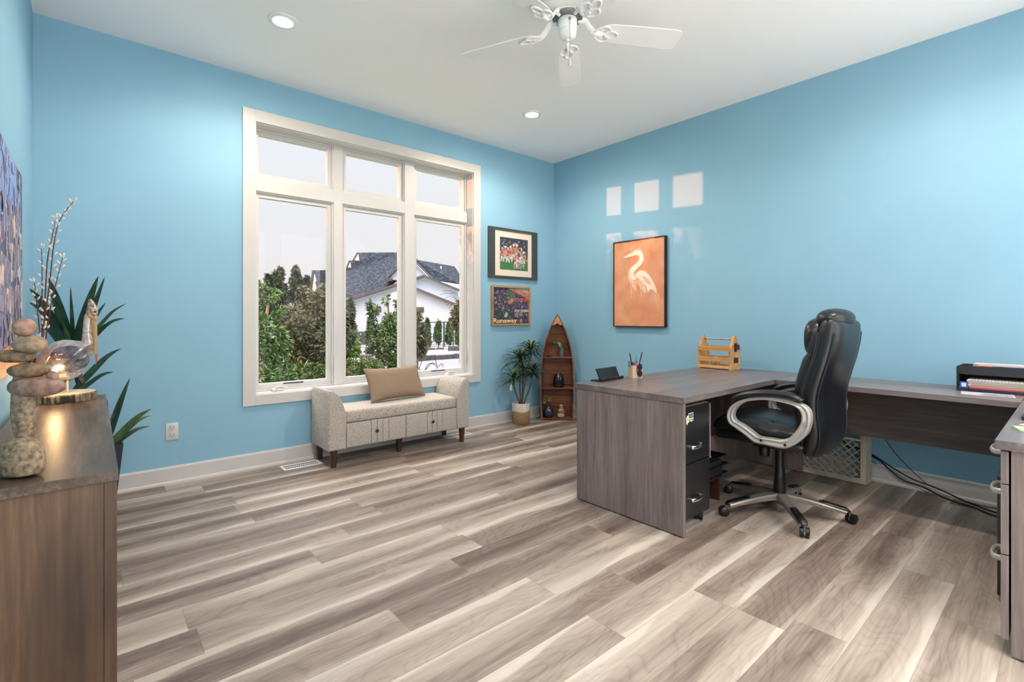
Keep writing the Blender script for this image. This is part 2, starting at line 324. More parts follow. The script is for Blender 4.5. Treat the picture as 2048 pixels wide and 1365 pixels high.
M = dict(
    wall=mat('blue_wall_paint', '86b1c8', .62, c2='88b3ca', scale=3, spec=.25),
    ceil=mat('white_ceiling_paint', 'f2f1f1', .9, c2='f0efef', scale=120, bmp=.03, spec=.1),
    trim=mat('white_trim_paint', 'c5c2bf', .4, c2='c2bfbc', scale=4),
    white=mat('white_enamel', 'c7c6c5', .35, c2='c4c3c2', scale=4),
    fanwhite=mat('fan_white', 'e9e9e9', .45, c2='e5e5e5', scale=4),
    floor=floor_mat(), glass=glass_mat('window_glass'),
    desk_z=wood('grey_oak_laminate_upright', '574c4a', '726664', '8b7f7b', 'z', .45, 70, 7),
    desk_x=wood('grey_oak_laminate_top_long', '51484a', '6b6161', '857b78', 'x', .33, 60, 6, spec=.55),
    desk_y=wood('grey_oak_laminate_return', '51484a', '6b6161', '857b78', 'y', .33, 60, 6, spec=.55),
    desk_m=wood('dark_oak_laminate_modesty', '57494a', '6d605b', '83756d', 'y', .5, 70, 7),
    side_z=wood('rustic_walnut_laminate', '3d2b1f', '674b38', '8f6f53', 'z', .45, 45, 3.0, patch=('2e2018', 2.6, .75)),
    side_y=wood('rustic_walnut_laminate_top', '33261c', '5c4b3d', '8a735c', 'y', .34, 90, 9, spec=.5, bmp=0),
    tweed=tweed_mat('speckled_tweed', 'aea59b', '625b54', 'cfc8bf'),
    pillow=mat('taupe_linen', '84705f', .85, c2='8f7b69', scale=180, bmp=.3, spec=.15),
    legwood=wood('dark_walnut_legs', '2a1712', '43271d', '5a3828', 'z', .35),
    knob=mat('blackened_knob', '23282a', .35, .4),
    boat=wood('red_brown_boat_wood', '4a2717', '6f4027', '90603e', 'x', .35, 50, 6),
    boatpale=wood('pale_boat_deck', '9a6032', 'b87c47', 'cf9660', 'x', .4),
    boatrim=mat('grey_weathered_gunwale', '6b625c', .6, c2='8b8078', scale=40),
    cadwood=wood('honey_pine', 'a5733c', 'c6945a', 'deb27b', 'y', .5, 50, 6),
    leather=mat('black_leather', '0f1013', .34, c2='17181c', scale=90, bmp=.12, spec=.55, bdist=.0008),
    seam=mat('leather_piping', '1c1d21', .4),
    silver=mat('silver_painted_plastic', 'b0aca8', .36, .25, c2='a8a4a0', scale=6),
    basesilver=mat('brushed_silver_base', '9a938c', .38, .6, c2='8c857f', scale=8),
    blackpl=mat('black_plastic', '101011', .35, c2='151516', scale=20),
    blacksat=mat('satin_black_metal', '17181a', .3, c2='1b1c1e', scale=6, spec=.6),
    black=mat('matt_black', '0d0d0e', .6), chrome=mat('chrome', 'd8d8d8', .12, 1), steel=mat('grey_steel', '8c8c8c', .3, .9),
    grey=mat('dark_grey_plastic', '24272d', .5),
    cream=mat('cream_crate_plastic', 'c9bda8', .5, c2='b3a690', scale=12),
    stone1=mat('warm_grey_stone', '7d6855', .8, c2='a68d76', scale=70, bmp=.8), stone2=mat('reddish_stone', '77594d', .75, c2='9f7f70', scale=60, bmp=.8),
    stone3=mat('brown_grey_stone', '644f3c', .75, c2='93765a', scale=75, bmp=.8), stone4=mat('speckled_grey_stone', '66553f', .85, c2='a5927a', scale=80, bmp=.9),
    stone5=mat('tan_pink_stone', '8a6656', .75, c2='b08c7a', scale=60, bmp=.7),
    sandstone=mat('pale_tan_stone', '9f8872', .8, c2='b9a38d', scale=40, bmp=.2),
    yucca=leafmat('dark_yucca_leaf', '23382c', '3a5640', .45, 14), yuccapale=leafmat('olive_yucca_leaf', '37492f', '566a42', .45, 14),
    drac=leafmat('dracaena_leaf', '1f3a26', '38573a', .5, 14), draclite=leafmat('pale_dracaena_leaf', '6d8548', '93a860', .5, 14), dead=leafmat('withered_leaf', 'c5b9a0', 'e2dacb', .7, 10),
    stem=mat('brown_stem', '4e3f31', .7, c2='6b5844', scale=60), willow=mat('red_brown_willow_stem', '43281e', .55, c2='5e3a2b', scale=60), catkin=mat('white_catkin_fur', 'cfcbc4', .95, c2='ebe8e3', scale=200, bmp=.5, sheen=.5),
    potglaze=mat('white_crackle_glaze', 'c8bdb2', .35, c2='e0d8d0', scale=60, bmp=.2), pottan=mat('tan_pot_clay', '8d6c4b', .65, c2='a3805b', scale=60, bmp=.3),
    soil=mat('dark_soil', '1d1712', .95, c2='33291f', scale=80, bmp=.6), planter=mat('charcoal_planter', '23262b', .45, c2='2b2e33', scale=10),
    cerblack=mat('black_glazed_ceramic', '0b0c10', .12, spec=.7), cerblue=mat('blue_black_glaze', '121820', .15, c2='2c3a4c', scale=30, spec=.7), tin=mat('embossed_tin', '4c4a4a', .4, .6, c2='7c7874', scale=60, bmp=.5),
    brass=mat('aged_brass', 'b5824e', .3, .9), succ=leafmat('pale_succulent', '8f9a68', 'c6c89a', .6, 30),
    pelbody=mat('whitewashed_pelican_metal', 'a9a7a2', .4, .35, c2='dedcd6', scale=50, bmp=.5, bdist=.003), pelwing=mat('pearly_silver_wing', '5c6270', .22, .8, c2='b9c0cc', scale=26, bmp=.5, bdist=.004),
    pelhead=mat('speckled_tan_head', '6c6250', .5, .2, c2='d8cfba', scale=70, bmp=.5, bdist=.003), pelbeak=wood('tan_wooden_beak', '8a6f4a', 'b59a70', 'cbb48a', 'z', .5), beaktip=mat('rust_beak_tip', '8d4f40', .5, c2='a5705c', scale=30),
    twig=mat('dark_twig', '17130e', .8, c2='241d15', scale=40), bark=mat('tree_bark', '3d372b', .85, c2='a3957a', scale=16, stretch=(3, 3, .5), bmp=.8, bdist=.004, lo=.45, hi=.6),
    slice=mat('pale_log_slice', 'a79d8b', .6, c2='c7bca8', scale=14),
    bulb=emis('warm_bulb', (1, .62, .25, 1), 30), lamp=emis('downlight_lens', (1, .96, .9, 1), 14),
    ventpaint=mat('white_vent_enamel', 'e6e3df', .4), ventdark=mat('vent_shadow_slot', '1d1c1b', .8),
    orange=mat('orange_canvas_print', 'cf8862', .75, c2='dc9d78', scale=7, bmp=.05), herw=mat('cream_heron_ink', 'efd6c2', .75, c2='f6e6d6', scale=60), herm=mat('peach_heron_ink', 'e2ad8d', .75, c2='eac1a5', scale=40),
    frameblk=mat('black_frame', '16161a', .45), framegrey=mat('charcoal_frame', '3a3c3c', .35, c2='434646', scale=10), mattecard=mat('cream_mat_board', 'ddd0c2', .85), frameoak=wood('oak_frame', '8e6b42', 'a98255', 'c29b6c', 'x', .5),
    siding=siding_mat(), shingle=shingle_mat(), fascia=mat('brown_black_fascia', '3a3438', .7, c2='443d40', scale=4), sunlit_gable=mat('sunlit_cream_gable', 'd9c5b4', .8), darkwin=mat('dark_window_pane', '2b2624', .15, c2='4a3d35', scale=3),  # gable cream has the low sun's warmth put into the colour
    concrete=mat('pale_concrete_drive', '595a5f', .9, c2='626369', scale=4), gravel=mat('grey_white_gravel', '403e42', .95, c2='7c797e', scale=16, bmp=.5, bdist=.03, lo=.42, hi=.58), edging=mat('grey_block_edging', '312e32', .9, c2='434045', scale=5), rockpink=mat('pink_tan_boulder', 'b39a8c', .9, c2='d0b7a6', scale=8),
    grass=mat('lawn_green', '5c6e45', .95, c2='77875a', scale=6),
    blackmetal=mat('black_fence_metal', '23262b', .5), bin=mat('dark_green_grey_bin', '262c31', .55, c2='30373c', scale=3),
    lf_bright=leafmat('bright_green_leaves', '2c451d', '54713a', .55, 3), lf_olive=leafmat('olive_brown_leaves', '2f3222', '5c5a43', .6, 3), lf_dark=leafmat('dark_tree_leaves', '262e22', '444a36', .6, 2), lf_mid=leafmat('mid_green_leaves', '2a3a1f', '566638', .55, 4), lf_cedar=leafmat('arborvitae_green', '31472b', '4f623c', .7, 6), lf_yel=leafmat('yellow_green_leaves', '425828', '667b3a', .6, 5),
)
# ------------------------------------------------------------------ room shell
bm = B(); box(bm, XL-.12, XR+.12, YB-.12, YW+.2, -.1, 0); struct('floor', bm, M['floor']) # plank rows run along x
bm = B(); box(bm, XL-.12, XR+.12, YB-.12, YW+.2, ZC, ZC+.1)
ceil_ob = struct('ceiling', bm, M['ceil'])
HX0, HX1, HZ0, HZ1 = .955, 3.055, .565, 2.705
bm = B(); T = .2
box(bm, XL-.12, HX0, YW, YW+T, 0, ZC); box(bm, HX1, XR+.12, YW, YW+T, 0, ZC); box(bm, HX0, HX1, YW, YW+T, 0, HZ0); box(bm, HX0, HX1, YW, YW+T, HZ1, ZC)
struct('wall_north', bm, M['wall'])
bm = B(); box(bm, XR, XR+.12, YB-.12, YW, 0, ZC); struct('wall_east', bm, M['wall'])
bm = B(); box(bm, XL-.12, XL, YB-.12, YW, 0, ZC); struct('wall_west', bm, M['wall'])
SD = (-.05, 2.35, 2.72); SW = (2.47, 4.17, .80, 2.72)   # unseen glazed openings added behind the camera to admit fill daylight
bm = B(); box(bm, XL, SD[0], YB-.12, YB, 0, ZC); box(bm, SD[0], SD[1], YB-.12, YB, SD[2], ZC); box(bm, SD[1], SW[0], YB-.12, YB, 0, ZC); box(bm, SW[0], SW[1], YB-.12, YB, 0, SW[2]); box(bm, SW[0], SW[1], YB-.12, YB, SW[3], ZC); box(bm, SW[1], XR, YB-.12, YB, 0, ZC)
struct('wall_south', bm, M['wall'])
def opening(name, x0, x1, z0, z1, n):
    t = thing(name, None, None, ((x0+x1)/2, YB-.06, z0), kind='structure'); bm = B(); w = .06
    box(bm, x0, x0+w, YB-.11, YB-.01, z0, z1); box(bm, x1-w, x1, YB-.11, YB-.01, z0, z1); box(bm, x0+w, x1-w, YB-.11, YB-.01, z1-w, z1); box(bm, x0+w, x1-w, YB-.11, YB-.01, z0, z0+.03)
    for k in range(1, n): xm = x0+(x1-x0)*k/n; box(bm, xm-.03, xm+.03, YB-.11, YB-.01, z0+.03, z1-w)
    f = obj('frame', bm, M['trim'], t)
    for k in range(n): bm = B(); box(bm, x0+(x1-x0)*k/n+.05, x0+(x1-x0)*(k+1)/n-.05, YB-.065, YB-.060, z0+.02, z1-.05); obj('pane', bm, M['glass'], f)
opening('added_fill_door', SD[0], SD[1], 0.0, SD[2], 2); opening('added_fill_window', SW[0], SW[1], SW[2], SW[3], 2)
def baseboard(name, a, b, n):
    a = Vector(a); b = Vector(b); n = Vector(n); bm = B()
    prof = [(0, 0), (.024, 0), (.024, .012), (.018, .022), (.014, .024), (.014, .112), (.010, .122), (0, .124)]
    prism(bm, [a+n*p+Vector((0, 0, z)) for p, z in prof], b-a); struct(name, bm, M['trim'])
baseboard('baseboard_north', (XL, YW, 0), (XR, YW, 0), (0, -1, 0)); baseboard('baseboard_east', (XR, YB, 0), (XR, YW-.024, 0), (-1, 0, 0))
baseboard('baseboard_west', (XL, YB, 0), (XL, YW-.024, 0), (1, 0, 0))

# window: casing, jambs, mullions, six sashes with panes
win = thing('window_1', None, None, (2.005, YW, 0), kind='structure')
bm = B(); c0, c1, cz0, cz1 = .87, 3.14, .49, 2.79; y0, y1 = YW-.018, YW+.002
box(bm, c0, HX0+.005, y0, y1, cz0, cz1, .002); box(bm, HX1-.005, c1, y0, y1, cz0, cz1, .002)
box(bm, HX0+.0045, HX1-.0045, y0, y1, cz0, HZ0+.005, .002); box(bm, HX0+.0045, HX1-.0045, y0, y1, HZ1-.005, cz1, .002); obj('window_casing', bm, M['trim'], win)
bm = B(); t = .012
box(bm, HX0, HX0+t, YW, YW+.19, HZ0, HZ1); box(bm, HX1-t, HX1, YW, YW+.19, HZ0, HZ1); box(bm, HX0+t, HX1-t, YW, YW+.19, HZ0, HZ0+t); box(bm, HX0+t, HX1-t, YW, YW+.19, HZ1-t, HZ1)
obj('window_jamb', bm, M['white'], win)
X = [(.968, 1.612), (1.686, 2.306), (2.404, 3.042)]; ZL = (.578, 2.190); ZU = (2.292, 2.692)
bm = B(); ym0, ym1 = YW+.095, YW+.185
box(bm, 1.610, 1.688, ym0, ym1, .577, 2.693, .002); box(bm, 2.304, 2.406, ym0, ym1, .577, 2.693, .002)
for a, b in X: box(bm, a-.003, b+.003, ym0+.001, ym1, ZL[1]-.002, ZU[0]+.002, .002)
obj('mullion', bm, M['white'], win)
for ci, (a, b) in enumerate(X):
    for zi, (z0, z1) in enumerate((ZL, ZU)):
        bm = B(); rs = .032
        for (i0, w, ya, yb) in ((0, .014, YW+.11, YW+.18), (.014, rs, YW+.128, YW+.175)):
            A, Bq, C, D = a+i0, b-i0, z0+i0, z1-i0; bw = w; bb = w+(.012 if (zi == 0 and i0) else 0)
            box(bm, A, A+bw, ya, yb, C, D, .0015); box(bm, Bq-bw, Bq, ya, yb, C, D, .0015)
            box(bm, A+bw, Bq-bw, ya+.0005, yb, C, C+bb, .0015); box(bm, A+bw, Bq-bw, ya+.0005, yb, D-bw, D, .0015)
        so = obj('window_sash', bm, M['white'], win)
        bm = B(); q = .014+rs; box(bm, a+q-.002, b-q+.002, YW+.150, YW+.156, z0+q-.002, z1-q+.002); obj('window_pane', bm, M['glass'], so)
def crank(x):
    bm = B(); box(bm, x-.045, x+.045, YW+.045, YW+.093, .578, .60, .006); tube(bm, [(x-.02, YW+.06, .602), (x+.02, YW+.055, .608), (x+.07, YW+.06, .600)], [.010, .009, .006], 8, flat=(.7, 1.2)); obj('crank_handle', bm, M['white'], win, True)
crank(1.14); crank(2.80)
for x in (1.597, 3.03):
    bm = B(); box(bm, x-.006, x+.006, YW+.092, YW+.112, .70, .80, .003); obj('sash_lock', bm, M['trim'], win, True)
bm = B(); box(bm, 1.20, 1.36, YW+.122, YW+.128, .622, .630); box(bm, 2.62, 2.78, YW+.122, YW+.128, .622, .630); obj('sash_weep_slot', bm, M['black'], win)

# downlights
for i, (x, y) in enumerate(LIGHTS):
    lab = ['round recessed ceiling light left of the ceiling fan, nearest the top left of the window', 'round recessed ceiling light nearest the far right corner of the room', 'round recessed ceiling light above the camera position near the left wall', 'round recessed ceiling light above the right-hand desk'][i]
    t = thing('ceiling_light', lab, 'ceiling light', (x, y, ZC-.014), group='recessed ceiling lights')
    bm = B(); lathe(bm, [(.058, ZC-.004), (.060, ZC-.012), (.072, ZC-.014), (.086, ZC-.008), (.088, ZC), (.058, ZC)], (x, y, 0), 40); obj('trim_ring', bm, M['fanwhite'], t, True)
    bm = B(); lathe(bm, [(0, ZC-.007), (.058, ZC-.007), (.058, ZC-.002), (0, ZC-.002)], (x, y, 0), 32); obj('lens', bm, M['lamp'], t)
    ld = bpy.data.lights.new('downlight', 'POINT'); ld.energy = LIGHT_W; ld.shadow_soft_size = .045; ld.color = LIGHT_COL; ld.use_nodes = True
    NN = ld.node_tree.nodes; LL_ = ld.node_tree.links; em = NN['Emission']; tcn = NN.new('ShaderNodeTexCoord'); sx_ = NN.new('ShaderNodeSeparateXYZ'); LL_.new(tcn.outputs['Normal'], sx_.inputs[0])
    mm_ = NN.new('ShaderNodeMath'); mm_.operation = 'MULTIPLY'; mm_.inputs[1].default_value = -1; LL_.new(sx_.outputs['Z'], mm_.inputs[0]); rp = NN.new('ShaderNodeValToRGB'); LL_.new(mm_.outputs[0], rp.inputs[0])
    for e_ in range(3): rp.color_ramp.elements.new(.5)
    for e_, (p_, q_) in zip(rp.color_ramp.elements, BEAM): e_.position = p_; e_.color = (q_, q_, q_, 1)
    LL_.new(rp.outputs[0], em.inputs['Strength'])
    lo = bpy.data.objects.new('downlight_beam', ld); COL.objects.link(lo); lo.parent = t; lo.location = (0, 0, -.012)

# ------------------------------------------------------------------ ceiling fan
FX, FY, FZ = 2.0, 1.86, 0
fan = thing('ceiling_fan', 'white five-blade ceiling fan with a hanging pull chain', 'ceiling fan', (FX, FY, 2.70))
c = (FX, FY, 0)
bm = B(); lathe(bm, [(0, 3.049), (.095, 3.049), (.098, 3.02), (.105, 3.0), (.150, 2.985), (.158, 2.96), (.150, 2.90), (.120, 2.862), (.088, 2.852), (.085, 2.846), (0, 2.846)], c, 48); obj('motor_housing', bm, M['fanwhite'], fan, True)
bm = B(); lathe(bm, [(0, 2.848), (.080, 2.848), (.084, 2.842), (.082, 2.832), (.05, 2.828), (0, 2.828)], c, 40); obj('flywheel', bm, M['steel'], fan, True)
bm = B(); lathe(bm, [(0, 2.83), (.050, 2.83), (.053, 2.822), (.053, 2.775), (.050, 2.770), (.051, 2.766), (.045, 2.735), (.030, 2.720), (.012, 2.716), (.010, 2.708), (0, 2.706)], c, 40); obj('switch_housing', bm, M['fanwhite'], fan, True)
for k in range(5):
    a = radians(41+72*k); u = Vector((cos(a), sin(a), 0)); s = Vector((-sin(a), cos(a), 0)); zb = 2.775
    def P(r, q, z): return Vector((FX, FY, 0))+u*r+s*q+Vector((0, 0, z))
    tilt = -.22
    out = [(.20, -.045), (.24, -.060), (.40, -.066), (.62, -.069), (.650, -.062), (.662, -.045), (.662, .045), (.650, .062), (.62, .069), (.40, .066), (.24, .060), (.20, .045), (.185, .02), (.185, -.02)]
    bm = B(); prism(bm, [P(r, q, zb+q*tilt) for r, q in out], (0, 0, .006)); obj('fan_blade', bm, M['fanwhite'], fan)
    # blade iron: stem plus open scroll loops
    bm = B(); tube(bm, catmull([P(.062, 0, 2.834), P(.10, 0, 2.832), P(.125, 0, 2.80), P(.16, 0, zb-.004), P(.20, 0, zb-.006)], 4), [.013]*17, 8, flat=(.45, 1.2))
    for pts in ([(.155, 0), (.17, .030), (.205, .052), (.235, .040), (.240, .018), (.215, .006), (.185, .002)], [(.155, 0), (.17, -.030), (.205, -.052), (.235, -.040), (.240, -.018), (.215, -.006), (.185, -.002)], [(.215, .005), (.235, .022), (.27, .020), (.292, 0), (.27, -.020), (.235, -.022), (.215, -.005)]):
        tube(bm, catmull([P(r, q, zb-.006+q*tilt) for r, q in pts], 4, True), .0055, 6, closed=True)
    obj('blade_iron', bm, M['fanwhite'], fan, True)
cc = Vector((FX, FY, 0))-FWD*.056+RGT*.006
bm = B(); tube(bm, [(cc.x, cc.y, 2.805), (cc.x, cc.y, 2.59)], .0014, 6); lathe(bm, [(0, 2.812), (.006, 2.81), (.006, 2.80), (0, 2.798)], (cc.x, cc.y, 0), 10)
ch = obj('pull_chain', bm, M['steel'], fan, True); ch['label'] = 'thin grey metal pull chain'
bm = B(); lathe(bm, [(0, 2.592), (.003, 2.59), (.008, 2.560), (.008, 2.553), (.003, 2.543), (0, 2.543)], (cc.x, cc.y, 0), 14); obj('chain_pendant', bm, M['white'], ch, True)

# ------------------------------------------------------------------ outlet and floor vents
t = thing('wall_outlet', 'white double power outlet on the blue wall left of the window', 'outlet', (.425, YW-.006, .31))
bm = B(); box(bm, .388, .462, YW-.006, YW, .309, .429, .003); obj('cover_plate', bm, M['white'], t, True)
for zc in (.342, .396):
    bm = B(); box(bm, .410, .440, YW-.009, YW-.005, zc-.017, zc+.017, .006); f = obj('receptacle', bm, M['white'], t, True)
    bm = B(); box(bm, .417, .4195, YW-.0098, YW-.0085, zc, zc+.010); box(bm, .4305, .433, YW-.0098, YW-.0085, zc, zc+.009); box(bm, .423, .427, YW-.0098, YW-.0085, zc-.011, zc-.006); obj('socket_slot', bm, M['black'], f)
def vent(x0, x1, y0, y1, label):
    t = thing('floor_vent', label, 'vent', ((x0+x1)/2, (y0+y1)/2, 0), group='white floor vents')
    bm = B(); z = .006; e = .022
    box(bm, x0, x1, y0, y0+e, 0, z, .002); box(bm, x0, x1, y1-e, y1, 0, z, .002); box(bm, x0, x0+e, y0+e, y1-e, 0, z); box(bm, x1-e, x1, y0+e, y1-e, 0, z)
    n = 16; w = (x1-x0-2*e)/n
    for k in range(n+1): box(bm, x0+e+k*w-.0025, x0+e+k*w+.0025, y0+e, y1-e, .001, z-.001)
    box(bm, x0+e, x1-e, (y0+y1)/2-.003, (y0+y1)/2+.003, .001, z-.0005); obj('grille', bm, M['ventpaint'], t)
    bm = B(); box(bm, x0+e, x1-e, y0+e, y1-e, 0.0001, .0015); obj('duct_shade_sheet', bm, M['ventdark'], t)  # dark sheet under the grille, shade of the duct put into its colour
vent(1.11, 1.405, 3.970, 4.105, 'white slotted floor vent at the left front leg of the bench')
vent(2.603, 2.90, 3.985, 4.115, 'white slotted floor vent under the right end of the bench')

# ------------------------------------------------------------------ wall pictures
def yplane(x, z, y): return Vector((x, y, z))
def poly(bm, pts, mi, d): prism(bm, pts, d, mi)
def ell(cx_, cz_, rx, rz, n=14, rot=0): return [(cx_+cos(t_)*rx*cos(rot)-sin(t_)*rz*sin(rot), cz_+cos(t_)*rx*sin(rot)+sin(t_)*rz*cos(rot)) for t_ in [2*pi*k/n for k in range(n)]]
def smat(c, c2=None, sc=90): return mat('print_ink', c, .6, c2=c2 or c, scale=sc, lo=.44, hi=.56)
fp = thing('framed_photo', 'football photo with cream mat in a wide charcoal frame, above the newspaper frame', 'picture', (3.60, YW, 1.60))
x0, x1, z0, z1 = 3.245, 3.965, 1.605, 2.165
bm = B(); e = .085; yf, yb = YW-.028, YW-.001
box(bm, x0, x0+e, yf, yb, z0, z1, .003); box(bm, x1-e, x1, yf, yb, z0, z1, .003); box(bm, x0+e, x1-e, yf, yb, z0, z0+.03, .003); box(bm, x0+e, x1-e, yf, yb, z1-.03, z1, .003); obj('frame', bm, M['framegrey'], fp)
bm = B(); box(bm, x0+e-.005, x1-e+.005, YW-.016, YW-.010, z0+.025, z1-.025); obj('mat_board', bm, M['mattecard'], fp)
px0, px1, pz0, pz1 = 3.405, 3.82, 1.705, 2.065
inks = [smat('1d212c', '4a505c', 75), smat('35633b', '4b7c4c', 60), smat('9c4032', 'd68772', 70), smat('e6dfd8', '9d948f', 75), smat('d4a68c', '94604a', 80), smat('7c3029', 'b4665a', 80), smat('4a5260', '9aa2ac', 80)]
bm = B(); y = YW-.017; d = Vector((0, .001, 0))
def rect(a, b, c_, d_): return [(a, c_), (b, c_), (b, d_), (a, d_)]
LIFT = [0]
def put(bm, pts, mi, lift): LIFT[0] += 1; poly(bm, [Vector((p, y-lift-LIFT[0]*2.3e-6, q)) for p, q in pts], mi, (0, .0008+(LIFT[0] % 17)*1e-6, 0))
put(bm, rect(px0, px1, pz0, pz1), 0, 0); put(bm, rect(px0, px1, pz0, pz0+.105), 1, .0006)
rr = random.Random(3)
for k in range(130): put(bm, ell(px0+.012+rr.random()*(px1-px0-.024), pz0+.14+rr.random()*.205, .003+rr.random()*.007, .003+rr.random()*.008, 7, rr.random()*3), rr.choice([6, 6, 6, 3, 4, 0]), .0008)
put(bm, rect(px1-.07, px1, pz0+.105, pz0+.14), 2, .0009)
def player(cx_, cz_, s, mats, lean=0):
    j, p = mats
    put(bm, ell(cx_, cz_, .024*s, .040*s, 12, lean), j, .0012); put(bm, ell(cx_+.004*s, cz_+.052*s, .014*s, .015*s), 3, .0014)
    put(bm, ell(cx_-.022*s, cz_+.010*s, .008*s, .028*s, 10, .6), 4, .0015); put(bm, ell(cx_+.024*s, cz_+.012*s, .008*s, .028*s, 10, -.5), 4, .0015)
    put(bm, ell(cx_-.012*s, cz_-.062*s, .011*s, .036*s, 10, -.15), p, .0013); put(bm, ell(cx_+.014*s, cz_-.060*s, .011*s, .036*s, 10, .2), p, .0013)
for k, (a, b, s) in enumerate([(3.435, 1.885, 1), (3.475, 1.90, 1.05), (3.515, 1.885, 1.05), (3.553, 1.905, 1.15), (3.60, 1.925, 1.2)]): player(a, b, s, (2 if k % 2 else 5, 3), rr.uniform(-.3, .3))
player(3.715, 1.90, 1.0, (6, 3), -.2); player(3.755, 1.87, .9, (6, 3), .2); player(3.645, 1.925, 1.25, (2, 2), .35); player(3.635, 1.835, 1.1, (3, 3), .7); player(3.69, 1.80, .95, (3, 6), -.5)
for k in range(40): put(bm, ell(3.60+rr.random()*.16, 1.722+rr.random()*.10, .006+rr.random()*.010, .004+rr.random()*.007, 8, rr.random()*3), rr.choice([3, 3, 4, 6, 2]), .0017)
for k in range(26): put(bm, ell(3.42+rr.random()*.25, 1.83+rr.random()*.10, .003+rr.random()*.005, .004+rr.random()*.009, 7, rr.random()*3), rr.choice([3, 3, 4, 0, 5]), .0018)
obj('photo_print', bm, inks, fp)

np_ = thing('framed_newspaper', 'newspaper page headed Runaway in a thin oak frame, below the football photo', 'picture', (3.565, YW, 1.08))
x0, x1, z0, z1 = 3.285, 3.850, 1.083, 1.523; e = .02; bm = B(); yf = YW-.032
box(bm, x0, x0+e, yf, yb, z0, z1, .002); box(bm, x1-e, x1, yf, yb, z0, z1, .002); box(bm, x0+e, x1-e, yf, yb, z0, z0+e, .002); box(bm, x0+e, x1-e, yf, yb, z1-e, z1, .002); obj('frame', bm, M['frameoak'], np_)
a0, a1, b0, b1 = x0+e, x1-e, z0+e, z1-e; w_, h_ = a1-a0, b1-b0; y = YW-.014
inks2 = [smat('201d2b', '5d5266', 55), smat('23343a', '33484a', 40), smat('a9694f', 'c98a66', 50), smat('bfb8ae', 'a59d93', 50), smat('7d6a78', '9a8790'), smat('b24a48', '9c3f40'), smat('3f3f58', '56577a'), smat('586a5e', '47584e'), smat('e8d6b8', 'f0dfc2')]
bm = B()
def pr(u0, u1, v0, v1): return rect(a0+u0*w_, a0+u1*w_, b0+v0*h_, b0+v1*h_)
put(bm, pr(0, 1, 0, 1), 0, 0); put(bm, pr(0, .55, .1, .38), 1, .0006); put(bm, pr(.4, .62, .55, .98), 7, .0005)
put(bm, [(a0+.42*w_, b0+.98*h_), (a0+w_, b0+.70*h_), (a0+w_, b0+.86*h_), (a0+.62*w_, b0+.99*h_)], 2, .0008); put(bm, [(a0+.62*w_, b0+.99*h_), (a0+w_, b0+.86*h_), (a0+w_, b0+.99*h_)], 3, .0009)
put(bm, pr(.6, 1, .62, .72), 5, .0007); put(bm, pr(.60, .78, .56, .63), 6, .0009); put(bm, pr(.62, 1, .45, .58), 6, .0007); put(bm, pr(.60, 1, .33, .40), 3, .0009); put(bm, pr(.60, .82, .20, .32), 4, .0008)
for k in range(9): put(bm, ell(a0+(.6+.045*k)*w_, b0+.70*h_, .004, .004, 8), 3, .0011)
for k in range(240):
    u_, v_ = rr.random(), .15+rr.random()*.8
    if u_ > .45 and v_ > .72: continue
    put(bm, ell(a0+(.03+u_*.94)*w_, b0+v_*h_, .003+rr.random()*.007, .004+rr.random()*.013, 7, rr.random()*3), rr.choice([3, 4, 4, 6, 0, 0, 1, 7]), .0012+.0004*rr.random())
for k in range(3): put(bm, ell(a0+(.47+.03*k)*w_, b0+(.60+.03*k)*h_, .03, .02, 10), 2, .0013)
put(bm, [(a0+.30*w_, b0+.2*h_), (a0+.36*w_, b0+.17*h_), (a0+.42*w_, b0+.28*h_), (a0+.36*w_, b0+.33*h_)], 3, .0018)
obj('newspaper_page', bm, inks2, np_)
tm = Matrix.Translation((a0+.002, y-.002, b0+.012)) @ Matrix.Rotation(pi/2, 4, 'X')
bm = text_bm('Runaway', .070, tm, .0006, .0012, 1.36); o = obj('headline_lettering', bm, mat('headline_cream', 'e9c58c', .6), np_); o['label'] = 'pale orange headline reading Runaway!!'
bm = text_bm('!!', .050, Matrix.Translation((a0+.74*w_, y-.002, b0+.014)) @ Matrix.Rotation(pi/2, 4, 'X'), .0006, .0014, 1.5); obj('headline_marks', bm, inks2[3], np_)

# heron canvas on the east wall
hc = thing('heron_canvas', 'orange canvas print of a white heron on the right wall', 'picture', (XR, 2.96, 1.075))
hy0, hy1, hz0, hz1 = 2.645, 3.270, 1.075, 1.975; xf = XR-.042
bm = B(); e = .010
box(bm, xf, XR-.002, hy0, hy0+e, hz0, hz1, .001); box(bm, xf, XR-.002, hy1-e, hy1, hz0, hz1, .001); box(bm, xf, XR-.002, hy0+e, hy1-e, hz0, hz0+e); box(bm, xf, XR-.002, hy0+e, hy1-e, hz1-e, hz1); obj('frame', bm, M['frameblk'], hc)
bm = B(); box(bm, xf+.008, XR-.003, hy0+e, hy1-e, hz0+e, hz1-e); obj('canvas', bm, M['orange'], hc)
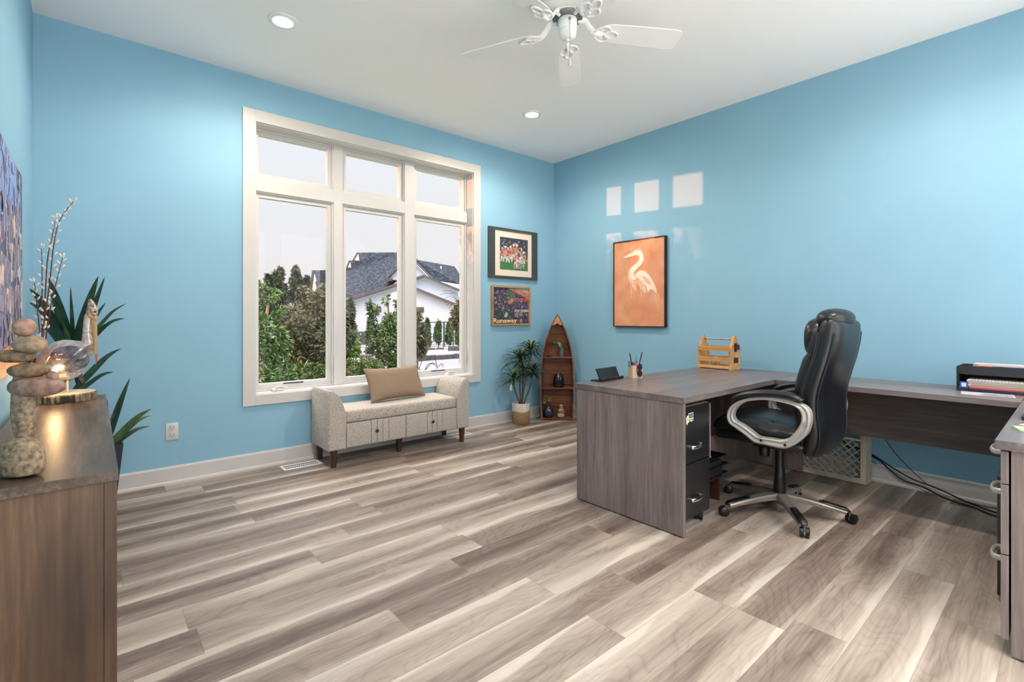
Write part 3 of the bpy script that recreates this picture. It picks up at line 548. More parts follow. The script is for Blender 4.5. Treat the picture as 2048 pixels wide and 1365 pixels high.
# heron drawing: image px of the print crop -> canvas coordinates
def HP(px, py):  # crop px (936x1365 crop of 240x350 area)
    U = 1200+px/3.9; V = 320+py/3.9; p = at(U, V, 'x', xf+.008); return (p.y, p.z)
bm = B()
def hput(pts, mi, lift, smooth_=True):
    q = [Vector((0, *HP(*p))) for p in pts]
    if smooth_: q = catmull(q, 4, True)
    prism(bm, [Vector((xf+.008-lift, p.y, p.z)) for p in q], (.0006, 0, 0), mi)
hput([(180, 766), (225, 735), (258, 718), (272, 728), (262, 748), (225, 758)], 0, .001, False)
hput([(256, 722), (285, 705), (315, 708), (335, 735), (340, 780), (325, 815), (290, 850), (268, 880), (266, 900), (285, 925), (262, 935), (235, 915), (228, 880), (245, 840), (285, 805), (308, 775), (305, 752), (285, 742), (265, 745)], 0, .0014)
hput([(260, 712), (280, 692), (305, 690), (330, 705), (300, 700), (275, 706)], 1, .0016)
hput([(228, 860), (250, 880), (262, 930), (275, 975), (285, 1020), (262, 1000), (240, 960), (222, 910)], 1, .0012)
hput([(275, 895), (300, 868), (340, 865), (375, 890), (400, 925), (418, 960), (435, 1000), (440, 1040), (420, 1020), (395, 1010), (375, 1030), (360, 985), (330, 960), (305, 925), (285, 915)], 0, .001)
hput([(300, 930), (330, 950), (355, 985), (365, 1035), (340, 1030), (318, 1000), (300, 965)], 1, .0016)
hput([(330, 905), (370, 925), (400, 965), (385, 975), (350, 945)], 1, .0018)
rh = random.Random(5)
def stroke(pts, w, mi=0, lift=.0020):
    q = catmull([Vector((0, *HP(*p))) for p in pts], 4); tube(bm, [Vector((xf+.008-lift*.5, p.y, p.z)) for p in q], [w*(1-.75*abs(i/(len(q)-1)-.35)) for i in range(len(q))], 5, mi=mi)
for k in range(16):
    a = (232+rh.random()*50, 900+rh.random()*60); stroke([a, (a[0]+4, a[1]+50), (a[0]+6+rh.random()*8, a[1]+80+rh.random()*70)], .0012, rh.choice([0, 1]))
for k in range(20):
    a = (400+rh.random()*30, 960+rh.random()*60); stroke([a, (a[0]+14, a[1]+60), (a[0]+20+rh.random()*50, a[1]+90+rh.random()*90)], .0012, rh.choice([0, 1]))
for k in range(14):
    a = (300+rh.random()*80, 960+rh.random()*50); stroke([a, (a[0]+6, a[1]+30), (a[0]+14, a[1]+50+rh.random()*30)], .0011, 0)
for k in range(16):
    a = (222+rh.random()*25, 850+rh.random()*80); stroke([a, (a[0]-2, a[1]+18), (a[0]-1, a[1]+36)], .0011, 0)
stroke([(262, 905), (268, 940), (290, 960)], .0012)
o = obj('heron_drawing', bm, [M['herw'], M['herm']], hc); o['label'] = 'cream white heron figure'

# painting on the west wall (seen steeply from the side)
lp = thing('village_painting', 'large purple and blue canvas of tilted houses on the left wall above the sideboard', 'picture', (XL+.002, 2.75, .943))
ly0, ly1, lz0, lz1 = 2.15, 3.35, .943, 1.863
bm = B(); box(bm, XL+.0015, XL+.018, ly0, ly1, lz0, lz1, .001); obj('canvas', bm, mat('purple_canvas', '6f6a8c', .7, c2='8f86a8', scale=9), lp)
inks3 = [smat('7388bd', '8f9fd0', 16), smat('54546c', '78758f', 22), smat('b29ca6', '8b7c8e', 22), smat('7d7690', '9a92a4', 24), smat('4a4b66', '565a78', 14), smat('d9c7b4', 'c9b49e', 14), smat('c77f52', 'd39a6b', 20), smat('a9bcd6', 'c3cfe0', 20)]
bm = B()
def vput(pts, mi, lift): LIFT[0] += 1; prism(bm, [Vector((XL+.018+lift+(LIFT[0] % 97)*3.1e-6, ly0+p*(ly1-ly0), lz0+q*(lz1-lz0))) for p, q in pts], (-.0006, 0, 0), mi)
vput([(0, .62), (.9, .62), (.86, 1), (0, 1)], 0, .0008); vput([(.9, .5), (1, .5), (1, .99), (.8, .99)], 1, .0010)
for (cx_, cz_, ww, hh, rt, mi) in [(.86, .74, .16, .15, 0, 2), (.80, .50, .30, .20, -.1, 3), (.93, .36, .12, .24, .25, 3), (.72, .28, .2, .22, -.2, 2), (.88, .17, .2, .16, .3, 3), (.62, .62, .2, .2, .1, 2), (.5, .4, .26, .26, -.1, 3), (.3, .5, .26, .3, .1, 2), (.15, .35, .26, .3, -.1, 3), (.96, .52, .05, .3, 0, 4)]:
    def rq(a, b): return (cx_+a*ww/2*cos(rt)-b*hh/2*sin(rt), cz_+a*ww/2*sin(rt)+b*hh/2*cos(rt))
    cl = lambda P_: [(min(max(a, .004), .996), min(max(b, .004), .996)) for a, b in P_]
    vput(cl([rq(-1, -1), rq(1, -1), rq(1, 1), rq(-1, 1)]), mi, .0014); vput(cl([rq(-1.15, .9), rq(1.15, .9), rq(.1, 1.6)]), 4, .0016)
    for a in (-.5, .1, .6): vput(cl([rq(a-.14, -.3), rq(a+.14, -.3), rq(a+.14, .45), rq(a-.14, .45)]), 1, .0020)
    vput(cl([rq(-.95, -.95), rq(-.8, -.95), rq(-.8, .9), rq(-.95, .9)]), 5, .0019)
vput([(.93, .30), (.99, .25), (1, .50), (.95, .50)], 5, .0022); vput([(0, .004), (.996, .004), (.996, .10), (.6, .13), (0, .09)], 6, .0022)
vput([(.84, .40), (.92, .46), (.90, .52), (.83, .48)], 7, .0024); vput([(.90, .62), (.97, .60), (.97, .68), (.91, .69)], 7, .0021)
rv = random.Random(4)
for k in range(170):
    a, b = rv.random(), rv.uniform(.12, .98); ww, hh = rv.uniform(.008, .03), rv.uniform(.01, .06); t_ = rv.uniform(-.5, .5)
    q = [(a+x*ww*cos(t_)-z*hh*sin(t_), b+x*ww*sin(t_)+z*hh*cos(t_)) for x, z in ((-1, -1), (1, -.8), (.8, 1), (-1.1, .9))]
    vput([(min(max(x, .004), .996), min(max(z, .004), .996)) for x, z in q], rv.choice([1, 2, 3, 3, 4, 5, 3, 2]) if b < .8 else rv.choice([0, 1, 0]), .0026)
obj('painted_houses', bm, inks3, lp)
# ------------------------------------------------------------------ storage bench
t = thing('storage_bench', 'grey tweed storage bench with curved arms under the window', 'bench', (2.037, 3.96, 0))
BY0, BY1 = 3.770, 4.165
def arm_prof(s):
    P_ = [(1.375, .14), (1.512, .14), (1.516, .335), (1.512, .40), (1.500, .468), (1.478, .528), (1.448, .572), (1.412, .600), (1.390, .600), (1.376, .580)]
    return P_ if s < 0 else [(4.075-x, z) for x, z in P_]
for s in (-1, 1):
    bm = B(); P_ = arm_prof(s); pts = [Vector((x, BY0, z)) for x, z in P_]
    prism(bm, pts, (0, BY1-BY0, 0), bev=.008); obj('arm', bm, M['tweed'], t, True)
bm = B(); box(bm, 1.514, 2.561, BY0+.014, BY1-.004, .141, .335, .004); obj('storage_box', bm, M['tweed'], t, True)
bm = B(); box(bm, 1.516, 2.559, BY0+.004, BY1-.002, .337, .438, .030, 4); obj('seat_cushion', bm, M['tweed'], t, True)
for a, b in ((1.518, 2.034), (2.040, 2.557)):
    bm = B(); ws = (b-a); cuts = [0, .40, .50, .595, .70, 1.0]
    for u0, u1 in zip(cuts, cuts[1:]): box(bm, a+u0*ws+.0012, a+u1*ws-.0012, BY0+.001, BY0+.020, .146, .333, .006, 3)
    dr = obj('drawer_front', bm, M['tweed'], t, True); kx = 1.768 if a < 1.8 else 2.297
    bm = B(); tube(bm, [(kx, BY0+.004, .246), (kx, BY0-.006, .246), (kx, BY0-.009, .246), (kx, BY0-.016, .246), (kx, BY0-.019, .246)], [.006, .006, .013, .014, .009], 14); kb = obj('drawer_knob', bm, M['knob'], dr, True); kb['label'] = 'small dark round knob'
for x, y in ((1.430, 3.815), (1.430, 4.12), (2.645, 3.815), (2.645, 4.12), (2.037, 3.90)):
    bm = B(); tube(bm, [(x, y, .1415), (x, y, 0)], [.030, .020], 14); obj('leg', bm, M['legwood'], t, True)

# lumbar pillow leaning on the window casing
pc = thing('lumbar_pillow', 'taupe rectangular pillow on the grey bench', 'pillow', (2.06, 3.98, .44))
bm = B(); W_, H_ = .285, .158; n = 22; grid = {}
pu = Vector((.985, .10, .0)).normalized(); tl = radians(24); pv = Vector((-.06, sin(tl), cos(tl))).normalized(); pn = pu.cross(pv).normalized()
pc0 = Vector((2.085, 3.99, .442))
for side in (1, -1):
    for i in range(n+1):
        for j in range(n+1):
            a = sin(pi/2*(2*i/n-1)); b = sin(pi/2*(2*j/n-1))
            if side == -1 and (abs(a) == 1 or abs(b) == 1): grid[(side, i, j)] = grid[(1, i, j)]; continue
            th = .062*((1-a**4)**.55)*((1-b**4)**.55) if abs(a) < 1 and abs(b) < 1 else 0
            pinch = 1-.07*(1-abs(b)**2.5)*abs(a)**3; pinchv = 1-.13*(1-abs(a)**2.2)*abs(b)**3
            wr = .0035*noise.noise(Vector((a*4, b*6, side*3)))*(1 if th > 0 else 0)
            bottom = .0
            p = pc0+pu*(a*W_*pinch)+pv*(b*H_*pinchv+H_*.87)+pn*(side*(th+wr))
            grid[(side, i, j)] = bm.verts.new(p)
for side in (1, -1):
    for i in range(n):
        for j in range(n):
            q = [grid[(side, i, j)], grid[(side, i+1, j)], grid[(side, i+1, j+1)], grid[(side, i, j+1)]]
            bm.faces.new(q if side == 1 else q[::-1])
mz = min(v.co.z for v in bm.verts)
for v in bm.verts: v.co.z += max(0, 0)
bmesh.ops.translate(bm, verts=bm.verts, vec=(0, 0, .4395-mz)); obj('pillow_cover', bm, M['pillow'], pc, 'all')

# ------------------------------------------------------------------ L-shaped desk pieces
DZ = .75; DX0, DX1, DY0, DY1 = 2.372, 4.098, 1.372, 2.140
t = thing('office_desk', 'grey-brown wood-grain desk whose end panel faces the room', 'desk', ((DX0+DX1)/2, (DY0+DY1)/2, 0))
bm = B(); box(bm, DX0, DX1, DY0, DY1, .718, DZ, .0015); obj('desktop', bm, M['desk_x'], t)
for x in (2.378, 4.062):
    bm = B(); box(bm, x, x+.028, 1.380, 2.130, .008, .7175, .001); p = obj('end_panel', bm, M['desk_z'], t)
    for y in (1.43, 2.07): bm = B(); cyl(bm, (x+.014, y, 0), (x+.014, y, .009), .011); obj('levelling_foot', bm, M['black'], p)
bm = B(); box(bm, 2.407, 4.061, 2.060, 2.078, .16, .7175); obj('modesty_panel', bm, M['desk_m'], t)
t = thing('return_desk', 'narrow grey-brown return desk running along the right wall', 'desk', (3.82, .79, 0))
bm = B(); box(bm, 3.545, 4.098, .202, 1.370, .718, DZ, .0015); obj('desktop', bm, M['desk_y'], t)
bm = B(); box(bm, 4.045, 4.062, .21, 1.368, .355, .7175); obj('modesty_panel', bm, M['desk_m'], t)
t = thing('pedestal_desk', 'grey-brown desk with a drawer pedestal at the right edge of the photo', 'desk', (3.24, -.09, 0))
UX0, UY1 = 2.392, .200
bm = B(); box(bm, UX0, 4.098, -.42, UY1, .718, DZ, .0015); obj('desktop', bm, M['desk_x'], t)
bm = B(); box(bm, UX0+.012, UX0+.030, -.40, UY1-.040, .008, .7175); obj('side_panel', bm, M['desk_z'], t); bm = B(); box(bm, 4.06, 4.088, -.40, UY1-.02, .008, .7175); obj('side_panel', bm, M['desk_z'], t)
bm = B(); box(bm, UX0+.032, 2.80, -.38, UY1-.05, .05, .7175); obj('pedestal_carcass', bm, M['desk_m'], t)
for (za, zb) in ((.60, .712), (.355, .596), (.06, .351)):
    bm = B(); box(bm, UX0+.012, 2.80, UY1-.034, UY1-.014, za, zb, .001); dr = obj('drawer', bm, M['desk_z'], t)
    hz = (zb-.03) if za > .5 else (zb-.06); bm = B(); hx = 2.60
    tube(bm, catmull([(hx-.06, UY1-.016, hz), (hx-.058, UY1+.012, hz), (hx-.03, UY1+.022, hz), (hx+.03, UY1+.022, hz), (hx+.058, UY1+.012, hz), (hx+.06, UY1-.016, hz)], 5), .0075, 10, up=(0, 0, 1), flat=(1.4, .8)); hn = obj('drawer_handle', bm, M['silver'], dr, True)
t = thing('black_cabinet', 'narrow black box standing under the right-hand desk behind the drawers', 'cabinet', (2.98, .10, 0))
bm = B(); box(bm, 2.86, 3.10, -.28, .232, .02, .52, .004); obj('case', bm, M['blacksat'], t)
for x in (2.90, 3.06):
    for y in (-.22, .18):
        bm = B(); cyl(bm, (x, y, 0), (x, y, .021), .014); obj('foot', bm, M['steel'], t)

# black two-drawer file cabinet on casters
t = thing('file_cabinet', 'black two-drawer metal file cabinet on casters inside the desk end panel', 'cabinet', (2.57, 1.62, 0))
fx0, fx1, fy0, fy1, fz0, fz1 = 2.416, 2.716, 1.415, 1.86, .066, .684
bm = B(); box(bm, fx0, fx1, fy0, fy1, fz0, fz1, .003); obj('body', bm, M['blacksat'], t)
bm = B(); box(bm, fx0+.003, fx1-.004, fy0+.002, fy1-.002, fz1, fz1+.003); tp = obj('cardboard_top', bm, mat('tan_cardboard', '8d7058', .8, c2='9c7f66', scale=12), t)
def van(bm, cx_, cz_, s, y):
    o_ = [(-.9, -.55), (-.95, .05), (-.72, .38), (-.30, .42), (-.28, .72), (1.0, .72), (1.0, -.42), (.55, -.55), (0, -.45), (-.45, -.60), (-.75, -.95)]
    prism(bm, [(cx_+a*s, y, cz_+b*s) for a, b in o_], (0, .0004, 0), 0)
    prism(bm, [(cx_+a*s, y-.0004, cz_+b*s) for a, b in [(-.22, -.02), (.90, -.02), (.90, .62), (-.22, .62)]], (0, .0004, 0), 1)
    prism(bm, [(cx_+a*s, y-.0005, cz_+b*s) for a, b in [(-.88, -.45), (-.85, .0), (-.65, .30), (-.34, .30), (-.34, -.28), (-.6, -.45)]], (0, .0004, 0), 2)
    prism(bm, [(cx_+a*s, y-.0006, cz_+b*s) for a, b in [(-.10, .12), (.78, .12), (.78, .24), (-.10, .24)]], (0, .0004, 0), 3); prism(bm, [(cx_+a*s, y-.0006, cz_+b*s) for a, b in [(-.10, .34), (.78, .34), (.78, .46), (-.10, .46)]], (0, .0004, 0), 3)
    for a in (-.15, .3, .72): prism(bm, [(cx_+(a+cos(q)*.14)*s, y-.0007, cz_+(-.28+sin(q)*.14)*s) for q in [2*pi*k/10 for k in range(10)]], (0, .0004, 0), 4)
for k, (za, zb) in enumerate(((.377, .680), (.072, .371))):
    bm = B(); box(bm, fx0+.004, fx1-.012, fy0-.014, fy0-.0005, za, zb, .003); dr = obj('drawer', bm, M['blacksat'], t)
    zh = (.462, .172)[k]; hx = 2.545; bm = B(); yq = fy0-.014
    tube(bm, catmull([(hx-.055, yq+.001, zh), (hx-.05, yq-.016, zh), (hx, yq-.024, zh), (hx+.05, yq-.016, zh), (hx+.055, yq+.001, zh)], 5), .0055, 10, up=(0, 0, 1), flat=(1.9, .7)); obj('drawer_handle', bm, M['chrome'], dr, True)
    if k == 0:
        bm = B(); van(bm, 2.482, .624, .038, yq-.0008); st = obj('truck_sticker', bm, [mat('sticker_white', 'e6e6e4', .5), mat('sticker_navy', '2a2c4c', .5), mat('sticker_yellow', 'c9c845', .5), mat('sticker_grey', '8c90a4', .5), M['black']], dr); st['label'] = 'white edged sticker of a small truck with a yellow cab'
bm = B(); box(bm, fx1-.0115, fx1-.005, fy0-.0155, fy0-.0005, .377, .680); obj('edge_strip', bm, M['silver'], t)
bm = B(); tube(bm, [(fx1-.006, fy0-.012, .368), (fx1-.006, fy0-.020, .368)], [.008, .007], 12); obj('lock', bm, M['chrome'], t, True)
def caster(bm_w, bm_f, x, y, r=.026, ang=0, w=.016):
    d = Vector((cos(ang), sin(ang), 0)); s = Vector((-sin(ang), cos(ang), 0)); c = Vector((x, y, r))
    for q in (-1, 1): tube(bm_w, [c+s*q*.004, c+s*q*.006, c+s*q*(w-.004), c+s*q*w], [r*.6, r, r, r*.8], 20)
    tube(bm_f, [c+s*(-.003), c+s*.003], [r*.75, r*.75], 16)
for x, y in ((2.46, 1.455), (2.685, 1.455), (2.46, 1.81), (2.675, 1.81)):
    bm = B(); b2 = B(); caster(bm, b2, x, y, .030, .5, .020); merge(bm, b2); cyl(bm, (x, y, .055), (x, y, .067), .012); obj('caster', bm, M['blackpl'], t, True)

# stand with black binders right of the cabinet
t = thing('wooden_stand', 'small dark brown wooden stand under the desk right of the file cabinet', 'stand', (2.95, 1.59, 0))
for x in (2.84, 3.045):
    bm = B(); box(bm, x, x+.02, 1.52, 1.66, 0, .150, .001); obj('side_board', bm, M['legwood'], t)
bm = B(); box(bm, 2.83, 3.075, 1.51, 1.67, .150, .170, .001); obj('shelf_top', bm, M['legwood'], t)
for k, (z0, z1, dx) in enumerate(((.1705, .232, .01), (.2325, .290, -.005))):
    t = thing('ring_binder', ['lower black ring binder on the small wooden stand by the file cabinet', 'upper black ring binder on the small wooden stand by the file cabinet'][k], 'binder', (2.98, 1.60, z0), group='black binders')
    bm = B(); box(bm, 2.86+dx, 3.13+dx, 1.50, 1.68, z0, z0+.006, .001); box(bm, 2.86+dx, 3.13+dx, 1.50, 1.68, z1-.006, z1, .001); box(bm, 2.86+dx, 2.866+dx, 1.50, 1.68, z0+.006, z1-.006); obj('cover', bm, M['blackpl'], t)
    bm = B(); box(bm, 2.868+dx, 3.06+dx, 1.505, 1.672, z0+.0065, z1-.0065-.015*k); obj('paper_block', bm, M['grey'], t)

# milk crate against the wall
t = thing('milk_crate', 'cream plastic lattice milk crate under the return desk', 'crate', (4.18, 1.21, 0))
mx0, mx1, my0, my1, mz1 = 4.105, 4.245, .985, 1.440, .43
bm = B(); rm = .034
box(bm, mx0, mx0+.014, my0, my1, 0, rm, .002); box(bm, mx0, mx0+.014, my0, my1, mz1-.05, mz1, .002); box(bm, mx0, mx0+.014, my0, my0+rm, rm, mz1-.05, .002); box(bm, mx0, mx0+.014, my1-rm, my1, rm, mz1-.05, .002)
box(bm, mx0-.006, mx0+.002, my0, my1, .030, .040, .001); box(bm, mx0-.006, mx0+.002, my0, my1, .004, .012, .001)
box(bm, mx0, mx0+.012, my0+rm, my1-rm, .300, .315)
for a, b in ((my0, my0+.008), (my1-.008, my1)): box(bm, mx0+.014, mx1, a, b, 0, mz1, .001)
box(bm, mx0+.014, mx1, my0+.008, my1-.008, 0, .008); box(bm, mx0+.014, mx1, my0+.008, my1-.008, mz1-.008, mz1)
obj('crate_frame', bm, M['cream'], t)
def lattice(x, z0=rm, z1=.300, pit=.042):
    bm = B(); ya, yb = my0+rm, my1-rm; hgt = z1-z0
    for dirn in (1, -1):
        k = ya-hgt
        while k < yb+hgt:
            P0 = []; N_ = 14
            for i in range(N_+1):
                f = i/N_; yy = k+f*hgt*dirn if dirn == 1 else k+hgt-f*hgt+0; zz = z0+f*hgt
                if ya <= yy <= yb: P0.append((x, yy, zz))
            if len(P0) > 1: tube(bm, P0, .0036, 5)
            k += pit*1.25
    return bm
obj('lattice_panel', lattice(mx0+.006), M['cream'], t, True); obj('lattice_panel', lattice(mx1-.006), M['cream'], t, True)

# cables
def cable(pts, r, label, name='power_cable'):
    bm = B(); tube(bm, catmull(pts, 8), r, 8); return tag(obj(name, bm, M['black'], None, 'all'), label, 'cable', 'black cables by the right wall')
xw = 4.225
cable([(4.260, 1.30, .30), (4.260, 1.15, .22), (4.258, .97, .17), (4.235, .88, .11), (4.228, .80, .055), (4.22, .70, .040), (4.19, .60, .012), (4.15, .52, .006), (4.12, .44, .006), (4.05, .36, .006), (4.02, .28, .006), (3.95, .15, .006), (3.9, -.1, .006)], .0055, 'thick black cable sagging from the crate to the floor, lower of the pair')
cable([(4.261, 1.30, .33), (4.261, 1.15, .245), (4.259, .98, .185), (4.225, .87, .135), (4.21, .76, .085), (4.215, .66, .060), (4.21, .58, .040), (4.185, .50, .018), (4.14, .44, .017), (4.08, .36, .017), (4.05, .28, .017), (4.0, .15, .006), (3.97, -.1, .006)], .0050, 'thick black cable sagging from the crate to the floor, upper of the pair')
cable([(4.20, 1.02, .60), (4.18, .96, .46), (4.18, .92, .38), (4.185, .85, .26), (4.20, .76, .15), (4.21, .68, .072)], .0026, 'thin black cable hanging straight down from the return desk')
cable([(4.245, 1.06, .60), (4.25, 1.03, .40), (4.255, 1.03, .26), (4.255, 1.0, .16), (4.235, .95, .13)], .0022, 'thin cable looping down the wall just right of the crate')
cable([(4.16, .50, .022), (4.10, .40, .030), (4.06, .30, .045), (4.02, .22, .040), (3.98, .12, .006)], .0022, 'thin black cable curling along the floor towards the black cabinet')
# power strip end below the chair back
# ------------------------------------------------------------------ things on the desks
t = thing('card_stand', 'black slanted stand with a ledge at the left end of the desk', 'stand', (2.69, 2.08, DZ))
A_ = at(1197, 763, 'z', DZ); A_ = Vector((2.540, 2.060, DZ)); Bv = Vector((2.905, 2.090, DZ)); u = (Bv-A_).normalized(); w = Vector((-u.y, u.x, 0)); L_ = (Bv-A_).length
bm = B(); prism(bm, [A_+w*a+Vector((0, 0, z)) for a, z in [(0, 0), (.085, 0), (.085, .008), (.022, .010), (.018, .014), (.006, .020), (0, .018)]], u*.27); obj('base_ledge', bm, M['blackpl'], t)
bm = B(); prism(bm, [A_+u*.02+w*a+Vector((0, 0, z)) for a, z in [(.022, .010), (.030, .010), (.062, .080), (.054, .082)]], u*.235); obj('back_plate', bm, M['blackpl'], t)
t = thing('pen_holder', 'pale wooden box full of pens and markers', 'pen holder', (2.93, 2.08, DZ))
pa = Vector((2.862, 2.045, DZ)); pb_ = Vector((.80, -.60, 0)); pb_ = (Vector((2.928, 2.010, DZ))-pa).normalized(); pd = Vector((-pb_.y, pb_.x, 0))
ph = .088; ps = .074; bm = B(); th_ = .006
for (o_, d1, l1, d2, l2) in ((pa, pb_, ps, pd, th_), (pa+pd*(ps-th_), pb_, ps, pd, th_), (pa+pd*th_, pb_, th_, pd, ps-2*th_), (pa+pd*th_+pb_*(ps-th_), pb_, th_, pd, ps-2*th_)):
    prism(bm, [o_, o_+d1*l1, o_+d1*l1+d2*l2, o_+d2*l2], (0, 0, ph))
prism(bm, [pa+pd*th_+pb_*th_, pa+pb_*(ps-th_)+pd*th_, pa+pb_*(ps-th_)+pd*(ps-th_), pa+pb_*th_+pd*(ps-th_)], (0, 0, .006)); obj('box', bm, wood('pale_maple', 'a98a68', 'c8ab88', 'e0c9aa', 'z', .5), t)
pcx = pa+pb_*ps/2+pd*ps/2
for k, (dx, dy, lx, h, col, lab, r) in enumerate([(-.010, .0, -.050, .175, '2f3a2a', 'dark green', .0045), (.012, .0, .070, .180, '1e2c48', 'navy blue', .004), (.006, .012, .022, .158, '3b86b8', 'light blue', .005), (-.018, .010, -.040, .150, 'a5c79a', 'pale green', .004), (-.006, -.008, -.006, .112, '8d3f9a', 'purple', .0055), (.002, -.012, .004, .108, 'c65fb0', 'pink', .005), (.020, .010, .030, .125, 'c3cf53', 'yellow green', .004), (-.016, -.008, -.012, .112, '6d2a42', 'dark red', .005), (.010, .004, .012, .118, '22402c', 'deep green', .004)]):
    p0 = pcx+pb_*dx*.8+pd*dy+Vector((0, 0, .008)); p1 = pcx+pb_*(dx+lx*.62)+pd*dy*1.1+Vector((0, 0, h))
    t_ = thing('pen', lab+' pen standing in the pale wooden box', 'pen', p0, group='pens in the wooden box')
    q = p0.lerp(p1, .80); bm = B(); tube(bm, [p0, q], r, 8); m_ = mat('pen_'+lab.replace(' ', '_'), col, .4); obj('barrel', bm, m_, t_, True); bm = B(); tube(bm, [q, p0.lerp(p1, .97), p1], [r*1.15, r*1.05, r*.5], 8); obj('cap', bm, m_, t_, True)
t = thing('teal_clip', 'teal plastic clip on the left rim of the pen box', 'clip', pa+pb_*.0+pd*.04+Vector((0, 0, ph))); bm = B(); q = pa-pb_*.006+pd*.035; obox(bm, q+Vector((0, 0, ph+.012)), pb_, pd, Vector((0, 0, 1)), .006, .010, .020, .002); obj('clip_body', bm, mat('teal_plastic', '1d7a7a', .4), t)
t = thing('folded_sunglasses', 'black sunglasses hanging on the front of the pen box', 'sunglasses', pa+pb_*.05+Vector((0, 0, .01)))
f_ = -pd
for zc, r1, r2 in ((.078, .020, .028), (.032, .020, .026)):
    bm = B(); c_ = pa+pb_*.052+f_*.006+Vector((0, 0, zc)); vs = [c_+pb_*cos(q)*r1*.9+Vector((0, 0, sin(q)*r2*.85)) for q in [2*pi*k/20 for k in range(20)]]; prism(bm, vs, f_*.004, bev=.001); obj('lens', bm, M['black'], t, True)
bm = B(); tube(bm, catmull([pa+pb_*.034+f_*.003+Vector((0, 0, .095)), pa+pb_*.030+f_*.004+Vector((0, 0, .06)), pa+pb_*.038+f_*.004+Vector((0, 0, .02))], 5), .0018, 6); tube(bm, [pa+pb_*.036+f_*.006+Vector((0, 0, .050)), pa+pb_*.066+f_*.006+Vector((0, 0, .058))], .002, 6); obj('temple', bm, M['black'], t, True)

# wooden bottle caddy
t = thing('bottle_caddy', 'honey wooden bottle caddy with a bar handle and wall bottle opener', 'caddy', (3.99, 1.95, DZ))
p0 = Vector((3.935, 2.125, DZ)); p1 = Vector((3.880, 1.862, DZ))   # front left / front right feet
p0 = Vector((3.900, 2.125, DZ)); u = Vector((-.04, -1, 0)).normalized(); w = Vector((-u.y, u.x, 0)); LL = .285; DP = .155
def cp(a, b, z): return p0+u*a+w*b+Vector((0, 0, z))
if w.x < 0: w = -w
for a in (0, LL-.017):
    bm = B(); prism(bm, [cp(a, b, z) for b, z in [(0, 0), (DP, 0), (DP, .150), (DP*.64, .262), (DP*.56, .275), (DP*.44, .275), (DP*.36, .262), (0, .150)]], u*.017, bev=.001); obj('end_board', bm, M['cadwood'], t)
for b in (-.009, DP):
    for z0, z1 in ((.150, .185), (.062, .098), (0.006, .030)):
        bm = B(); prism(bm, [cp(0 if z0 > .02 else .017, b, z) for z in (z0,)]+[cp(LL if z0 > .02 else LL-.017, b, z0), cp(LL if z0 > .02 else LL-.017, b, z1), cp(0 if z0 > .02 else .017, b, z1)], w*.009, bev=.0008); obj('side_slat', bm, M['cadwood'], t)
bm = B(); prism(bm, [cp(.017, 0, .006), cp(LL-.017, 0, .006), cp(LL-.017, DP, .006), cp(.017, DP, .006)], (0, 0, .008)); obj('bottom_board', bm, M['cadwood'], t)
bm = B(); tube(bm, [cp(.01, DP/2, .245), cp(LL-.01, DP/2, .245)], .0055, 12); obj('handle_bar', bm, M['steel'], t, True)
bm = B(); q = cp(LL, DP/2, .185); prism(bm, [q+w*a+Vector((0, 0, z)) for a, z in [(-.015, -.040), (.015, -.040), (.022, -.01), (.018, .030), (-.018, .030), (-.022, -.01)]], u*.005); prism(bm, [q+u*.005+w*a+Vector((0, 0, z)) for a, z in [(-.018, -.018), (.018, -.018), (.010, .022), (-.010, .022)]], u*.024+Vector((0, 0, -.004))); obj('bottle_opener', bm, M['grey'], t)
bm = B(); q = cp(LL, DP/2+.01, .075); prism(bm, [q+w*a+Vector((0, 0, z)) for a, z in [(-.035, -.022), (.035, -.022), (.035, .022), (-.035, .022)]], u*.0012); obj('burnt_emblem', bm, M['grey'], t)
t = thing('crumpled_paper', 'pale crumpled paper lying inside the bottle caddy', 'paper', cp(.12, .07, .014)); bm = B(); blob(bm, cp(.12, .07, .058), (.045, .032, .040), 2, .5, 2.2, 4); bmesh.ops.triangulate(bm, faces=bm.faces); o = obj('paper_wad', bm, mat('pale_pink_paper', 'd9ccc6', .8), t)

# desk organiser at the far end of the return desk
t = thing('letter_tray', 'black two-tier letter tray full of papers on the return desk', 'tray', (3.93, .30, DZ))
tx0, tx1, ty0, ty1 = 3.83, 4.08, .09, .480
bm = B(); box(bm, tx0, tx1, ty0, ty1, DZ, DZ+.004); box(bm, tx0, tx0+.004, ty0, ty1, DZ+.004, DZ+.018); box(bm, tx0, tx1, ty1-.004, ty1, DZ+.004, DZ+.142, .001); box(bm, tx0, tx1, ty0, ty0+.004, DZ+.004, DZ+.142, .001); box(bm, tx1-.004, tx1, ty0+.004, ty1-.004, DZ+.004, DZ+.142)
obj('tray_frame', bm, M['grey'], t); bm = B(); box(bm, tx0+.07, tx1-.004, ty0+.004, ty1-.004, DZ+.092, DZ+.096); box(bm, tx0+.066, tx0+.070, ty0+.004, ty1-.004, DZ+.092, DZ+.142); obj('upper_tray', bm, M['grey'], t)
